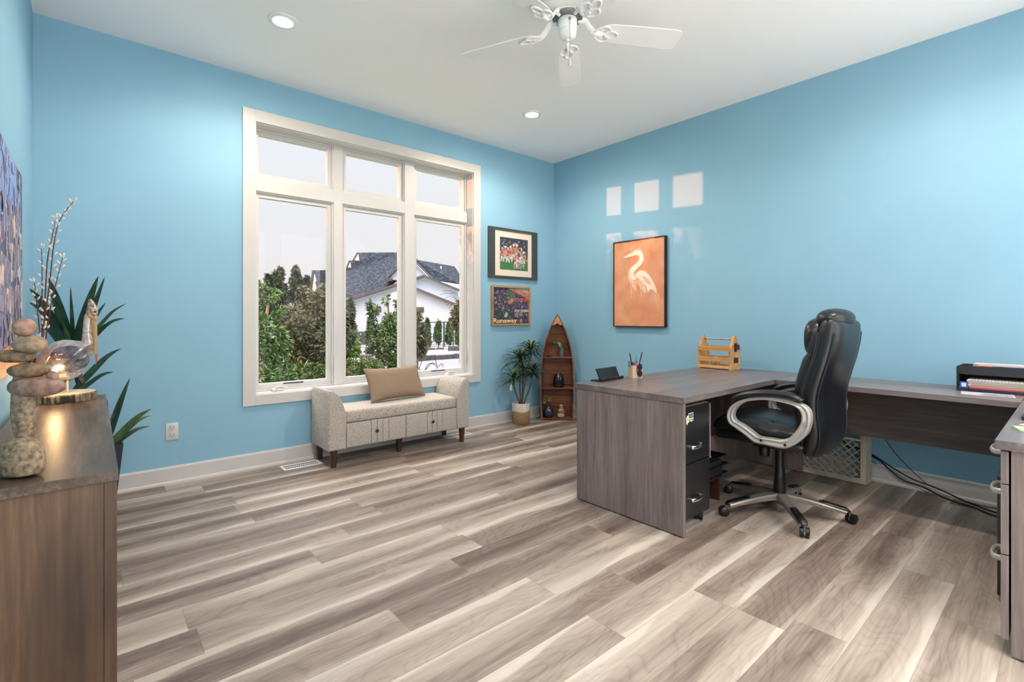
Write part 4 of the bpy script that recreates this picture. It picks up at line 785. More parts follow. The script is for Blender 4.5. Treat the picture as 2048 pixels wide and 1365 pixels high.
def sheets(name, lab, cat, x0, x1, y0, y1, z0, z1, col, grp=None, lines=0, rz=0):
    bm = B(); n = max(2, int((z1-z0)/.0022)); rr2 = random.Random(int(x0*1000+y0*777+z0*9999)); hh = (z1-z0)/n
    for k in range(n):
        dx, dy = rr2.uniform(-.002, .002), rr2.uniform(-.003, .003); box(bm, x0+dx, x1+dx, y0+dy, y1+dy, z0+k*hh, z0+(k+.92)*hh)
    if rz: bmesh.ops.rotate(bm, verts=bm.verts, cent=((x0+x1)/2, (y0+y1)/2, 0), matrix=Matrix.Rotation(rz, 3, 'Z'))
    return tag(obj(name, bm, mat(name+'_paper', col, .8), None), lab, cat, grp)
sheets('pink_folder', 'bright pink folder at the bottom of the black letter tray', 'folder', tx0+.008, tx1-.02, .12, .425, DZ+.0045, DZ+.026, 'c8488c')
sheets('notebook', 'cream spiral notebook, lowest of the stack in the letter tray', 'notebook', tx0+.012, tx1-.02, .12, .452, DZ+.0265, DZ+.040, 'bfa878', 'stack of notebooks')
sheets('notebook', 'white paged spiral notebook on top of the stack in the letter tray', 'notebook', tx0+.010, tx1-.02, .12, .435, DZ+.0405, DZ+.066, 'b9b3ad', 'stack of notebooks')
bm = B()
for k in range(22):
    y = .13+k*.0135; tube(bm, [(tx0+.012+.006*cos(a), y, DZ+.072+.0055*sin(a)) for a in [2*pi*i/10 for i in range(10)]], .0010, 4, closed=True)
obj('spiral_binding', bm, M['steel'], bpy.data.objects['notebook.001'])
bm = B(); obox(bm, (tx0+.03, .444, DZ+.031), (0, .94, -.34), (1, 0, 0), (0, .34, .94), .026, .022, .0022); tag(obj('blue_framed_card', bm, [mat('card_white', 'e4e4e8', .6)]), 'small white card with a blue square leaning in the left of the letter tray', 'card')
card = bpy.data.objects['blue_framed_card']
bm = B(); obox(bm, (tx0+.0075, .448, DZ+.036), (0, 1, 0), (1, 0, 0), (0, 0, 1), .018, .0008, .018); ORG_ = ORG[card]; f = obj('blue_square', bm, mat('card_blue', '2f4f9c', .6), card); bm = B(); obox(bm, (tx0+.0063, .448, DZ+.036), (0, 1, 0), (1, 0, 0), (0, 0, 1), .010, .0006, .011); obj('card_window', bm, mat('card_pale', 'c8d6ea', .6), f)
sheets('paper_stack', 'white papers piled in the upper tier of the letter tray', 'papers', tx0+.10, tx1-.012, .11, .42, DZ+.0965, DZ+.153, 'b5aca6')
t = thing('shipping_carton', 'flat white carton with orange and blue bands on the upper letter tray', 'box', (3.87, .28, DZ+.0965)); bm = B(); box(bm, tx0+.072, tx0+.094, .11, .395, DZ+.0965, DZ+.148, .001); obj('carton', bm, mat('carton_white', 'e2e0e0', .6), t)
bm = B(); box(bm, tx0+.0712, tx0+.0722, .335, .394, DZ+.115, DZ+.1475); box(bm, tx0+.0712, tx0+.0722, .14, .18, DZ+.115, DZ+.1475); obj('orange_band', bm, mat('carton_orange', 'd8502f', .6), t)
bm = B(); box(bm, tx0+.0710, tx0+.0720, .11, .335, DZ+.140, DZ+.1475); obj('blue_band', bm, mat('carton_blue', '2b3868', .6), t)
bm = B(); q = text_bm('SO', .020, Matrix.Translation((tx0+.0705,   .378, DZ+.124)) @ Matrix.Rotation(-pi/2, 4, 'Z') @ Matrix.Rotation(pi/2, 4, 'X'), .0003, .0004); obj('carton_lettering', q, M['white'], t)
sheets('magazine', 'glossy white magazine lying in front of the letter tray', 'magazine', 3.64, 3.775, .235, .445, DZ, DZ+.006, 'a9a7ac', rz=.12)
mg = bpy.data.objects['magazine']; bm = B(); obox(bm, (3.700, .300, DZ+.0063), (cos(.12), sin(.12), 0), (-sin(.12), cos(.12), 0), (0, 0, 1), .052, .060, .0004); f = obj('cover_photo', bm, mat('cover_grey', '5f6068', .5, c2='a5a4aa', scale=60), mg)
bm = B(); box(bm, 2.93, 3.12, -.08, .165, DZ, DZ+.018, .004); box(bm, 2.945, 3.105, .0, .150, DZ+.018, DZ+.045, .008); tag(obj('desk_phone', bm, M['grey']), 'dark grey desk phone on the right-hand desk at the photo edge', 'phone')
sheets('sticky_note_pad', 'pale green sticky note pad on the right-hand desk', 'note pad', 2.64, 2.72, .085, .165, DZ, DZ+.008, 'a9cf9a', rz=.3)
sheets('paper_slip', 'small white paper slip beside the green note pad', 'paper', 2.775, 2.845, .10, .155, DZ, DZ+.003, 'e3dfd8', rz=-.3)
# ------------------------------------------------------------------ office chair (faces the desk, +y)
CX0, CY0 = 3.150, 1.190
chair = thing('office_chair', 'black leather high-back swivel chair with silver loop arms', 'office chair', (CX0, CY0, 0))
# five-star base
rot0 = radians(148)
hub = Vector((CX0, CY0, 0))
bm = B(); lathe(bm, [(0, .078), (.050, .078), (.056, .085), (.052, .112), (.040, .122), (0, .122)], hub, 32)
for k in range(5):
    a = rot0+k*2*pi/5; d = Vector((cos(a), sin(a), 0)); s = Vector((-sin(a), cos(a), 0))
    top = [(.03, .034, .122), (.15, .027, .108), (.27, .022, .086), (.335, .020, .072)]
    rings = []
    for r, w_, z in top:
        h = .036-.016*(r/.335); p = hub+d*r
        rings.append([bm.verts.new(p+s*x+Vector((0, 0, zz))) for x, zz in ((-w_, z-h), (-w_*1.05, z-.008), (-w_*.75, z), (w_*.75, z), (w_*1.05, z-.008), (w_, z-h))])
    for A, C in zip(rings, rings[1:]):
        for q in range(6): bm.faces.new((A[q], A[(q+1) % 6], C[(q+1) % 6], C[q]))
    bm.faces.new(rings[0][::-1]); bm.faces.new(rings[-1])
obj('star_base', bm, M['basesilver'], chair, True)
for k in range(5):
    a = rot0+k*2*pi/5; d = Vector((cos(a), sin(a), 0)); s = Vector((-sin(a), cos(a), 0)); bm = B()
    pts = [hub+d*r+Vector((0, 0, z)) for r, z in ((.205, .102), (.25, .095), (.30, .086), (.335, .079), (.352, .066))]
    tube(bm, pts, [.020, .022, .023, .022, .014], 12, up=(0, 0, 1), flat=(.35, 1)); 
    for q in range(6):
        c_ = hub+d*(.225+q*.016)+Vector((0, 0, .1055-q*.0033)); tube(bm, [c_-s*.012, c_+s*.012], .0028, 6)
    obj('foot_pad', bm, M['blackpl'], chair, True)
    bm = B(); b2 = B(); p = hub+d*.352; ca = [2.3, .35, -.35, .6, 1.9][k]
    cc_ = p+Vector((cos(ca), sin(ca), 0))*.012; caster(bm, b2, cc_.x, cc_.y, .027, ca, .024)
    cs = obj('caster_wheel', bm, M['blackpl'], chair, True); obj('caster_rim', b2, M['silver'], cs, True)
    bm = B(); cyl(bm, (p.x, p.y, .03), (p.x, p.y, .066), .007); obj('caster_stem', bm, M['steel'], cs, True)
bm = B(); lathe(bm, [(0, .110), (.034, .110), (.035, .150), (.033, .19), (.032, .215), (.032, .235), (.029, .240), (.026, .30), (.026, .395), (0, .395)], hub, 28); obj('gas_lift', bm, M['blackpl'], chair, True)
bm = B(); box(bm, CX0-.09, CX0+.09, CY0-.10, CY0+.12, .392, .425, .008); obj('tilt_plate', bm, M['blackpl'], chair, True)
bm = B(); tube(bm, [(CX0, CY0+.09, .395), (CX0, CY0+.09, .36), (CX0, CY0+.09, .325), (CX0, CY0+.09, .318)], [.030, .034, .031, .02], 20); obj('tension_knob', bm, M['blackpl'], chair, True)
bm = B(); tube(bm, catmull([(CX0+.05, CY0-.02, .400), (CX0+.12, CY0-.02, .392), (CX0+.2, CY0-.03, .380)], 3), [.005]*7, 8, ); obj('height_lever', bm, M['blackpl'], chair, True)
# seat: superelliptic cushion, with front roll
def cushion(bm, x0, x1, y0, y1, zf, thick, nx=20, ny=24, crown=.02, edge=.35, quilt=None):
    """zf(u,v)-> mid height; rounded slab"""
    g = {}
    for sgn in (1, -1):
        for i in range(nx+1):
            for j in range(ny+1):
                a = sin(pi/2*(2*i/nx-1)); b = sin(pi/2*(2*j/ny-1)); bd = i in (0, nx) or j in (0, ny)
                if sgn == -1 and bd: g[(sgn, i, j)] = g[(1, i, j)]; continue
                e = (max(0, 1-abs(a)**8)**.5)*(max(0, 1-abs(b)**8)**.5)
                # round corners in plan
                rx = a*math.sqrt(1-.16*b*b*b*b); ry = b*math.sqrt(1-.16*a*a*a*a)
                x = (x0+x1)/2+rx*(x1-x0)/2; y = (y0+y1)/2+ry*(y1-y0)/2
                h = thick/2*e*sgn+(crown*(1-a*a)*(1-b*b) if sgn > 0 else 0)
                if quilt and sgn > 0: h += quilt(a, b)
                g[(sgn, i, j)] = bm.verts.new((x, y, zf(a, b)+h))
    for sgn in (1, -1):
        for i in range(nx):
            for j in range(ny):
                q = [g[(sgn, i, j)], g[(sgn, i+1, j)], g[(sgn, i+1, j+1)], g[(sgn, i, j+1)]]; bm.faces.new(q if sgn == 1 else q[::-1])
sx0, sx1 = CX0-.262, CX0+.262
bm = B(); cushion(bm, sx0+.01, sx1-.01, .965, 1.500, lambda a, b: .470+(.008*b)-.028*max(0, b-.6)**1.3*3, .085, crown=0); obj('seat_base', bm, M['leather'], chair, 'all')
bm = B(); cushion(bm, sx0, sx1, .960, 1.512, lambda a, b: .526+.010*b-.05*max(0, b-.55)**1.5*2.2, .105, 28, 32, .022, quilt=lambda a, b: -.012*math.exp(-((b+.15+.25*a*a)/.045)**2)-.010*math.exp(-((abs(a)-.70)/.05)**2)); obj('seat_cushion', bm, M['leather'], chair, 'all')
# backrest: spine curve (y,z) through centre; rows across
spine = [(.985, .42), (.955, .48), (.945, .56), (.952, .66), (.948, .76), (.925, .86), (.898, .96), (.880, 1.05), (.872, 1.12), (.868, 1.165)]
sp = catmull([Vector((0, y, z)) for y, z in spine], 5)
def backlayer(name, off_front, off_back, wfun, z0, z1, matl, n=20, bulge=.03, panel=None):
    bm = B(); pts = [p for p in sp if z0-.001 <= p.z <= z1+.001]; m_ = len(pts); g = {}
    for sgn in (1, -1):
        for j, p in enumerate(pts):
            t_ = (sp[min(sp.index(p)+1, len(sp)-1)]-sp[max(sp.index(p)-1, 0)]).normalized(); nn = Vector((0, t_.z, -t_.y)) # toward front (+y)
            v = j/(m_-1)*2-1
            for i in range(n+1):
                a = sin(pi/2*(2*i/n-1)); bd = i in (0, n) or j in (0, m_-1)
                if sgn == -1 and bd: g[(sgn, i, j)] = g[(1, i, j)]; continue
                e = (max(0, 1-abs(a)**7)**.5)*(max(0, 1-abs(v)**10)**.5)
                hw = wfun((p.z-z0)/(z1-z0)); cr = math.sqrt(max(0, 1-.12*abs(v)**8*a*a))
                mid = (off_front+off_back)/2; half = (off_front-off_back)/2
                dd = mid+half*e*sgn+(bulge*(1-a*a)*(1-v*v) if sgn > 0 else -.35*bulge*(1-a*a))
                if panel and sgn > 0: dd += panel(a, v)
                g[(sgn, i, j)] = bm.verts.new(Vector((CX0+a*hw*cr, p.y, p.z))+nn*dd)
    for sgn in (1, -1):
        for j in range(m_-1):
            for i in range(n):
                q = [g[(sgn, i, j)], g[(sgn, i+1, j)], g[(sgn, i+1, j+1)], g[(sgn, i, j+1)]]; bm.faces.new(q if sgn == 1 else q[::-1])
    return obj(name, bm, matl, chair, 'all')
wf = lambda u: .215+.030*math.sin(min(1, u*1.05)*pi*.9)+.004*u
back = backlayer('backrest', .055, -.055, wf, .40, 1.17, M['leather'], 24, .008)
wf2 = lambda u: .185+.022*math.sin(u*pi)
fr = backlayer('front_cushion', .098, .035, wf2, .50, 1.12, M['leather'], 24, .028, lambda a, v: -.014*math.exp(-((v-.38)/.05)**2)-.012*math.exp(-((v+.30)/.05)**2))
bm = B(); blob(bm, (CX0, .896, 1.166), (.160, .082, .060), 4, 0, power=.88); obj('headrest', bm, M['leather'], chair, 'all')
bm = B(); blob(bm, (CX0, .962, 1.060), (.185, .062, .115), 4, 0, power=.72); obj('head_cushion', bm, M['leather'], chair, 'all')
# piping seams following both sides and the back panel
for sgn in (-1, 1):
    bm = B(); P_ = []
    for j, p in enumerate(sp):
        u_ = (p.z-.40)/.77; P_.append(Vector((CX0+sgn*(wf(u_)*.985), p.y-.040, p.z)))
    tube(bm, P_[1:-7], .0042, 6); P_ = []
    for j, p in enumerate(sp):
        u_ = (p.z-.40)/.77; P_.append(Vector((CX0+sgn*(wf(u_)*.99), p.y+.038, p.z)))
    tube(bm, P_[1:-7], .0042, 6); obj('piping', bm, M['seam'], back, True)
# arms: loop profile (y,z)
outer = [(1.362, .625), (1.368, .585), (1.352, .550), (1.318, .531), (1.270, .505), (1.225, .476), (1.200, .467), (1.140, .466), (1.060, .465), (1.015, .484), (.972, .524), (.940, .566), (.925, .620), (.926, .676), (.948, .708), (.990, .722), (1.055, .731), (1.120, .733), (1.190, .727), (1.255, .712), (1.310, .685), (1.345, .655)]
inner = [(1.328, .620), (1.331, .596), (1.318, .573), (1.282, .558), (1.240, .536), (1.200, .511), (1.175, .504), (1.120, .507), (1.070, .509), (1.025, .530), (.995, .568), (.972, .612), (.966, .650), (.975, .680), (1.000, .700), (1.050, .711), (1.110, .716), (1.160, .715), (1.215, .704), (1.262, .690), (1.300, .664), (1.318, .642)]
padp = [(1.350, .668), (1.325, .700), (1.280, .724), (1.225, .741), (1.160, .752), (1.090, .757), (1.030, .754), (.985, .742), (.965, .728)]
for sgn in (-1, 1):
    xa = CX0+sgn*.292; wdt = .022
    am = thing('armrest_frame', None, None, (0, 0, 0)) if False else None
    bm = B(); m_ = len(outer); O = catmull([Vector((0, *p)) for p in outer], 3, True); I = catmull([Vector((0, *p)) for p in inner], 3, True)
    rings = []
    for o_, i_ in zip(O, I):
        mid = (o_+i_)/2; rings.append([bm.verts.new(Vector((x, q.y, q.z))) for x, q in ((xa-wdt*.75, o_), (xa-wdt, o_.lerp(i_, .2)), (xa-wdt*.72, mid), (xa-wdt, o_.lerp(i_, .8)), (xa-wdt*.75, i_), (xa+wdt, i_), (xa+wdt, o_))])
    n_ = len(rings)
    for q in range(n_):
        A, C = rings[q], rings[(q+1) % n_]
        for k in range(7): bm.faces.new((A[k], A[(k+1) % 7], C[(k+1) % 7], C[k]))
    ar = obj('arm_frame', bm, M['silver'], chair, True)
    bm = B(); tube(bm, catmull([(xa, y, z) for y, z in padp], 4), [.010]+[.019+.012*math.sin(pi*k/31)**.5 for k in range(31)]+[.012], 14, up=(0, 0, 1), flat=(.62, 1.15)); obj('arm_pad', bm, M['leather'], chair, 'all')
    bm = B()
    for y, z in ((1.170, .488), (1.045, .487)): tube(bm, [(xa-sgn*-wdt*1.02, y, z), (xa-sgn*-(wdt*1.02+.0012), y, z)], .0075, 14)
    obj('bolt_hole', bm, M['black'], ar, True)
    bm = B()
    for y, z in ((.948, .615), (.962, .560)): tube(bm, [(xa-sgn*-wdt*.9, y, z), (xa-sgn*-(wdt*1.02+.001), y, z)], .009, 14)
    obj('screw_cap', bm, M['silver'], ar, True)
    bm = B(); xi = CX0+sgn*.20
    tube(bm, [(xa, 1.11, .470), (xi, 1.11, .440)], [.014, .014], 10); obj('arm_bracket', bm, M['blackpl'], chair, True); bm = B(); tube(bm, [(xa, .945, .60), (CX0+sgn*.225, .945, .60)], .012, 10); obj('arm_bracket', bm, M['blackpl'], chair, True)

# ------------------------------------------------------------------ boat shelf in the corner
BO = Vector((4.012, 3.888, 0))
boat = thing('boat_shelf', 'red-brown wooden shelf shaped like an upright rowboat in the corner', 'shelf', BO, -pi/4, local=True)
prof = [(0, .176), (.12, .183), (.25, .189), (.45, .189), (.65, .181), (.85, .150), (1.0, .103), (1.10, .060), (1.17, .024), (1.205, .004)]
pf = catmull([Vector((h, 0, z)) for z, h in prof], 5)
def hw(z):
    for a, b in zip(pf, pf[1:]):
        if a.z <= z <= b.z: return a.x+(b.x-a.x)*(z-a.z)/(b.z-a.z+1e-9)
    return pf[0].x if z < .1 else 0
def dep(z): return .150*(1-.55*max(0, z/1.205)**2.2)
for sgn in (-1, 1):
    bm = B(); rows = []
    for p in pf:
        d_ = dep(p.z); rows.append([bm.verts.new((sgn*p.x, 0, p.z)), bm.verts.new((sgn*max(p.x-.011, 0), 0, p.z)), bm.verts.new((sgn*max(p.x*.90-.011, 0), d_, p.z)), bm.verts.new((sgn*p.x*.90, d_, p.z))])
    for A, C in zip(rows, rows[1:]):
        for k in range(4): bm.faces.new((A[k], A[(k+1) % 4], C[(k+1) % 4], C[k]))
    bm.faces.new(rows[0][::-1]); bm.faces.new(rows[-1]); obj('hull_side', bm, M['boat'], boat, True)
    bm = B(); tube(bm, [Vector((sgn*(p.x+.001), -.002, max(p.z, .004))) for p in pf], .0062, 6, up=(0, 1, 0), flat=(1.3, .9)); obj('gunwale', bm, M['boatrim'], boat, True)
bm = B(); zs = [0, .13, .27, .40, .52, .64, .76, .87, .98, 1.08, 1.20]
for a, b in zip(zs, zs[1:]):
    d0, d1 = dep(a), dep(b)
    pts = [(-hw(a)*.9, d0-.004, a+.001), (hw(a)*.9, d0-.004, a+.001), (hw(b)*.9, d1-.004, b-.002), (-hw(b)*.9, d1-.004, b-.002)]; prism(bm, pts, (0, .008, 0))
    tube(bm, [(-hw(b)*.88, d1-.008, b), (hw(b)*.88, d1-.008, b)], .0055, 6)
obj('back_planks', bm, M['boat'], boat)
for k, z in enumerate((.022, .372, .722)):
    bm = B(); h = hw(z)-.011; prism(bm, [(-h, .004, z-.013), (h, .004, z-.013), (h*.90, dep(z)-.008, z-.013), (-h*.90, dep(z)-.008, z-.013)], (0, 0, .013)); obj('shelf_board' if k else 'bottom_board', bm, M['boat'], boat)
bm = B(); h = [1.10, 1.13, 1.16, 1.195]; o_ = [Vector((-(hw(1.085)-.008), .0, 1.085)), Vector((-.022, 0, 1.085)), Vector((-.016, 0, 1.100)), Vector((0, 0, 1.106)), Vector((.016, 0, 1.100)), Vector((.022, 0, 1.085)), Vector((hw(1.085)-.008, 0, 1.085)), Vector((hw(1.14)-.008, 0, 1.14)), Vector((0, 0, 1.196)), Vector((-(hw(1.14)-.008), 0, 1.14))]; prism(bm, o_, (0, .007, 0)); obj('bow_deck', bm, M['boatpale'], boat)
RB = Matrix.Rotation(-pi/4, 3, 'Z')
def bl(x, y, z): return BO+RB @ Vector((x, y, z))
# contents
p = bl(-.085, .06, .722); bm = B(); lathe(bm, [(0, .723), (.014, .723), (.036, .733), (.040, .737), (.034, .735), (.012, .726), (0, .726)], (p.x, p.y, 0), 24); tag(obj('brass_dish', bm, M['brass'], None, True), 'shallow brass dish on the top shelf of the boat shelf', 'dish')
p = bl(.050, .055, 0); t = thing('tin_vase', 'embossed grey tin vase with green foliage on the top boat shelf', 'vase', (p.x, p.y, .722)); bm = B(); lathe(bm, [(0, .7225), (.030, .7225), (.034, .75), (.036, .80), (.033, .826), (.036, .832), (.030, .832), (.030, .80), (0, .80)], (p.x, p.y, 0), 28); obj('vase_body', bm, M['tin'], t, True)
t = thing('foliage_sprig', 'sprig of broad green and feathery leaves in the tin vase', 'plant', (p.x, p.y, .80)); bm = B(); q = bl(.05, .055, .80)
e1 = RB @ Vector((-1, 0, 0)); f1 = RB @ Vector((0, -1, 0)); Z = Vector((0, 0, 1))
for k, (l, up_, w_, mi) in enumerate([(.11, .075, .040, 0), (.075, .09, .034, 0), (.05, .06, .030, 1)]):
    leaf(bm, catmull([q, q+e1*l*.35+Z*(.03+up_*.5)+f1*.01, q+e1*l*.75+Z*(.03+up_*.85)+f1*.02, q+e1*l*1.25+Z*(.02+up_*1.0)+f1*.01], 4), w_, f1, .2, mi)
for k in range(16):
    a = random.uniform(-.2, 1.3); l = random.uniform(.05, .10); v = -e1*cos(a)*l+Z*sin(a)*l*.8; leaf(bm, catmull([q+Z*.02, q+Z*.03+v*.5+f1*random.uniform(-.01, .03), q+Z*.02+v], 4), .008, f1, .2, 2)
obj('leaves', bm, [M['lf_mid'], M['draclite'], M['drac']], t)
p = bl(.015, .068, 0); t = thing('ribbed_vase', 'glossy black ribbed vase on the middle boat shelf', 'vase', (p.x, p.y, .3725)); bm = B(); rings = []
for r, z in [(0, .3725), (.050, .3725), (.060, .385), (.061, .42), (.056, .47), (.046, .510), (.032, .528), (.026, .526), (.030, .50), (0, .49)]:
    rings.append([bm.verts.new((p.x+cos(2*pi*k/60)*r*(1+.03*cos(20*2*pi*k/60)), p.y+sin(2*pi*k/60)*r*(1+.03*cos(20*2*pi*k/60)), z)) for k in range(60)] if r else [bm.verts.new((p.x, p.y, z))])
for a, b in zip(rings, rings[1:]):
    for k in range(60):
        u_ = []
        for v in (a[k % len(a)], a[(k+1) % len(a)], b[(k+1) % len(b)], b[k % len(b)]):
            if v not in u_: u_.append(v)
        bm.faces.new(u_)
obj('vase_body', bm, M['cerblack'], t, True)
p = bl(-.100, .065, 0); t = thing('round_jug', 'blue-black glazed round jug on the bottom boat shelf', 'jug', (p.x, p.y, .0225)); bm = B(); lathe(bm, [(0, .0225), (.040, .0225), (.055, .045), (.060, .075), (.050, .115), (.028, .145), (.020, .155), (.023, .162), (.016, .160), (.014, .14), (0, .13)], (p.x, p.y, 0), 32); obj('jug_body', bm, M['cerblue'], t, True)
for k, (x, z, lab) in enumerate([(-.150, .205, 'left pale spiky dried flower head in the blue-black jug'), (-.088, .228, 'right pale spiky dried flower head in the blue-black jug')]):
    q = bl(x, .055, z); t = thing('dried_flower', lab, 'flower', (p.x, p.y, .13), group='dried flowers in the jug')
    bm = B(); tube(bm, catmull([(p.x, p.y, .132), Vector((p.x, p.y, .17)).lerp(q, .4), q], 4), .002, 6); obj('stalk', bm, M['stem'], t, True); bm = B(); rr3 = random.Random(k)
    for i in range(60):
        d = Vector((rr3.gauss(0, 1), rr3.gauss(0, 1), rr3.gauss(0, 1))).normalized(); leaf(bm, [q, q+d*.018, q+d*.030], .009, Z if abs(d.z) < .9 else (1, 0, 0), .3)
    obj('flower_head', bm, M['succ'], t)
cp_ = bl(.045, .050, 0)
for k, (z0, h, rx, sc_) in enumerate([(.0225, .058, .043, 0), (.0805, .013, .044, 1), (.0935, .032, .036, 0), (.1255, .014, .026, 1), (.1395, .034, .022, 0)]):
    bm = B(); blob(bm, (cp_.x+(.002 if k % 2 else -.002), cp_.y, z0+h/2), (rx, rx*.8, h/2), 3, .12, 1.3, k, power=.85 if k == 0 else 1)
    tag(obj('cairn_stone', bm, M['sandstone'], None, 'all'), ['wide bottom', 'thin second', 'rounded third', 'flat fourth', 'small round top'][k]+' stone of the little tan cairn in the boat shelf', 'stone', 'little cairn in the boat shelf')

# ------------------------------------------------------------------ dracaena in a two-tone pot
PX, PY = 3.585, 4.030
t = thing('dracaena_pot', 'tan clay pot with a white crackled rim on the floor left of the boat shelf', 'plant pot', (PX, PY, 0))
bm = B(); lathe(bm, [(0, 0), (.078, 0), (.088, .012), (.096, .09), (.098, .15), (.096, .155)], (PX, PY, 0), 40); obj('lower_body', bm, M['pottan'], t, True)
bm = B()
lathe(bm, [(.0975, .145), (.101, .16), (.101, .205), (.103, .225), (.099, .235), (.091, .232), (.088, .20), (.085, .16), (.0, .158)], (PX, PY, 0), 40)
for v in bm.verts:
    if abs(v.co.z-.145) < .001: v.co.z += .012*noise.noise(Vector((v.co.x*40, v.co.y*40, 0)))
obj('glazed_rim', bm, M['potglaze'], t, True); bm = B(); lathe(bm, [(0, .212), (.086, .205), (.086, .1585), (0, .1585)], (PX, PY, 0), 24); obj('soil', bm, M['soil'], t, True)
t = thing('dracaena_plant', 'dracaena with several crowns of narrow arching leaves in the tan pot', 'plant', (PX, PY, .20))
def cr(u_, v_, yy): return at(u_, v_, 'y', yy)
crowns = [(cr(1062, 700, 4.00), .175, 62), (cr(1040, 718, 3.96), .185, 60), (cr(1027, 757, 3.95), .165, 44), (cr(1067, 742, 4.03), .15, 44), (cr(1046, 742, 4.06), .13, 26)]
for k, (c_, ln, n_) in enumerate(crowns):
    base = Vector((PX+[.0, -.012, -.02, .03, .01][k], PY-.01, .21)); bm = B(); pts = catmull([base, base.lerp(c_, .45)+Vector(([0, -.01, -.03, .03, 0][k], 0, .03)), c_+Vector((0, 0, -.01))], 5)
    tube(bm, pts, [.009-.003*i/(len(pts)-1) for i in range(len(pts))], 8); st = obj('cane', bm, M['stem'], t, True)
    bm = B(); rr4 = random.Random(k+10)
    for i in range(n_):
        az = i*2.399+rr4.uniform(-.3, .3); el = 1.30-1.75*(i/n_)**.8+rr4.uniform(-.12, .12); l = ln*rr4.uniform(.75, 1.1)*(.75 if el > 1 else 1)
        d = Vector((cos(az)*cos(el), sin(az)*cos(el), sin(el))); h_ = Vector((cos(az), sin(az), 0)); b0 = c_+Vector((0, 0, .02-.05*i/n_))
        pts = [b0, b0+d*l*.35+h_*l*.05, b0+d*l*.62+h_*l*.12+Vector((0, 0, -.01*l)), b0+d*l*.80+h_*l*.22+Vector((0, 0, -.14*l)), b0+d*l*.88+h_*l*.28+Vector((0, 0, -.30*l))]
        pts = [Vector((min(p.x, 4.2), min(p.y, 4.165), p.z)) for p in pts]
        leaf(bm, catmull(pts, 3), .022, Vector((0, 0, 1)) if abs(d.z) < .95 else h_, .35, 1 if (i < 6 and k != 4) else 0)
    obj('leaf_crown', bm, [M['drac'], M['draclite']], t)
bm = B(); q = cr(1023, 770, 3.95)
for k in range(4): leaf(bm, [q+Vector((.004*k, 0, 0)), q+Vector((.01*k-.015, 0, -.035)), q+Vector((.012*k-.018, -.005, -.070))], .022, (0, 1, 0), .3)
o = obj('withered_leaf', bm, M['dead'], t); o['label'] = 'pale withered leaves'

# ------------------------------------------------------------------ sideboard
SZ = .77; SX1 = .052; SY0, SY1 = 1.672, 3.372; SXB = -.254
t = thing('sideboard', 'rustic brown wood-grain sideboard against the left wall', 'sideboard', ((SXB+SX1)/2, (SY0+SY1)/2, 0))
bm = B(); box(bm, SXB, SX1, SY0, SY1, SZ-.026, SZ, .001); obj('top_board', bm, M['side_y'], t)
for a, b in ((SY0+.006, SY0+.024), (SY1-.024, SY1-.006)): bm = B(); box(bm, SXB+.01, SX1-.030, a, b, .0, SZ-.0265); obj('end_panel', bm, M['side_z'], t)
for y in (SY0+.003, SY1-.031): 
    bm = B(); box(bm, SX1-.0295, SX1-.003, y, y+.028, 0, SZ-.0265, .001); obj('corner_post', bm, M['side_z'], t)
bm = B(); box(bm, SXB+.01, SXB+.02, SY0+.024, SY1-.024, .05, SZ-.0265); obj('back_panel', bm, M['side_z'], t); bm = B(); box(bm, SXB+.02, SX1-.03, SY0+.025, SY1-.025, .05, .07); obj('bottom_board', bm, M['side_z'], t)
for k in range(3):
    a = SY0+.032+k*(SY1-SY0-.064)/3; b = SY0+.032+(k+1)*(SY1-SY0-.064)/3; bm = B(); box(bm, SX1-.028, SX1-.008, a+.002, b-.002, .075, SZ-.03, .001); d_ = obj('door', bm, M['side_z'], t)
    bm = B(); tube(bm, [(SX1-.008, b-.03, .45), (SX1-.002, b-.03, .45)], .008, 10); obj('door_knob', bm, M['black'], d_, True)

# cairn of big stones near the front of the sideboard: (u, v, half width px, half height px, material, depth squash)
Rz = Matrix.Rotation(-math.atan2(FWD.x, FWD.y), 3, 'Z')
KS = [(42, 944, 52, 60, 'stone4', 'large domed grey base', .75, -.18), (49, 806, 27, 79, 'stone4', 'tall upright grey', 1, None), (74, 773, 59, 20.5, 'stone2', 'long flat reddish', .6, None), (106, 752, 13, 9.5, 'stone5', 'tiny tan', .9, None), (58, 741, 43, 14.5, 'stone3', 'flat brown-grey', .8, None), (30, 712.5, 41, 13.5, 'stone3', 'long pale-tipped flat', .6, None), (61, 689.5, 36, 16.5, 'stone1', 'smooth oval grey', .8, None), (49, 655.5, 25, 18, 'stone5', 'topmost pinkish round', .9, None)]
Dk = 1.262; kk = Dk/FPX
for i, (u_, v_, a, b, mn, lab, dq, fl) in enumerate(KS):
    c_ = atd(u_, v_, Dk); a = a/math.sqrt(1+(dq*(1024-u_)/978)**2); bm = B(); blob(bm, (0, 0, 0), (a*kk, a*kk*dq, b*kk), 4, .10, 1.1, i+3, power=[.9, .84, .92, 1, .95, .88, .95, .95][i], flatz=fl, rot=Matrix.Rotation([0, .0, .03, 0, -.02, .0, .03, 0][i], 3, 'Y'))
    if i == 0:
        mz = min(v.co.z for v in bm.verts); c_.z = SZ-mz
    for v in bm.verts: v.co = Rz @ v.co + c_
    tag(obj('balanced_stone', bm, M[mn], None, 'all'), lab+' stone of the balanced cairn on the sideboard', 'stone', 'balanced cairn on the sideboard')

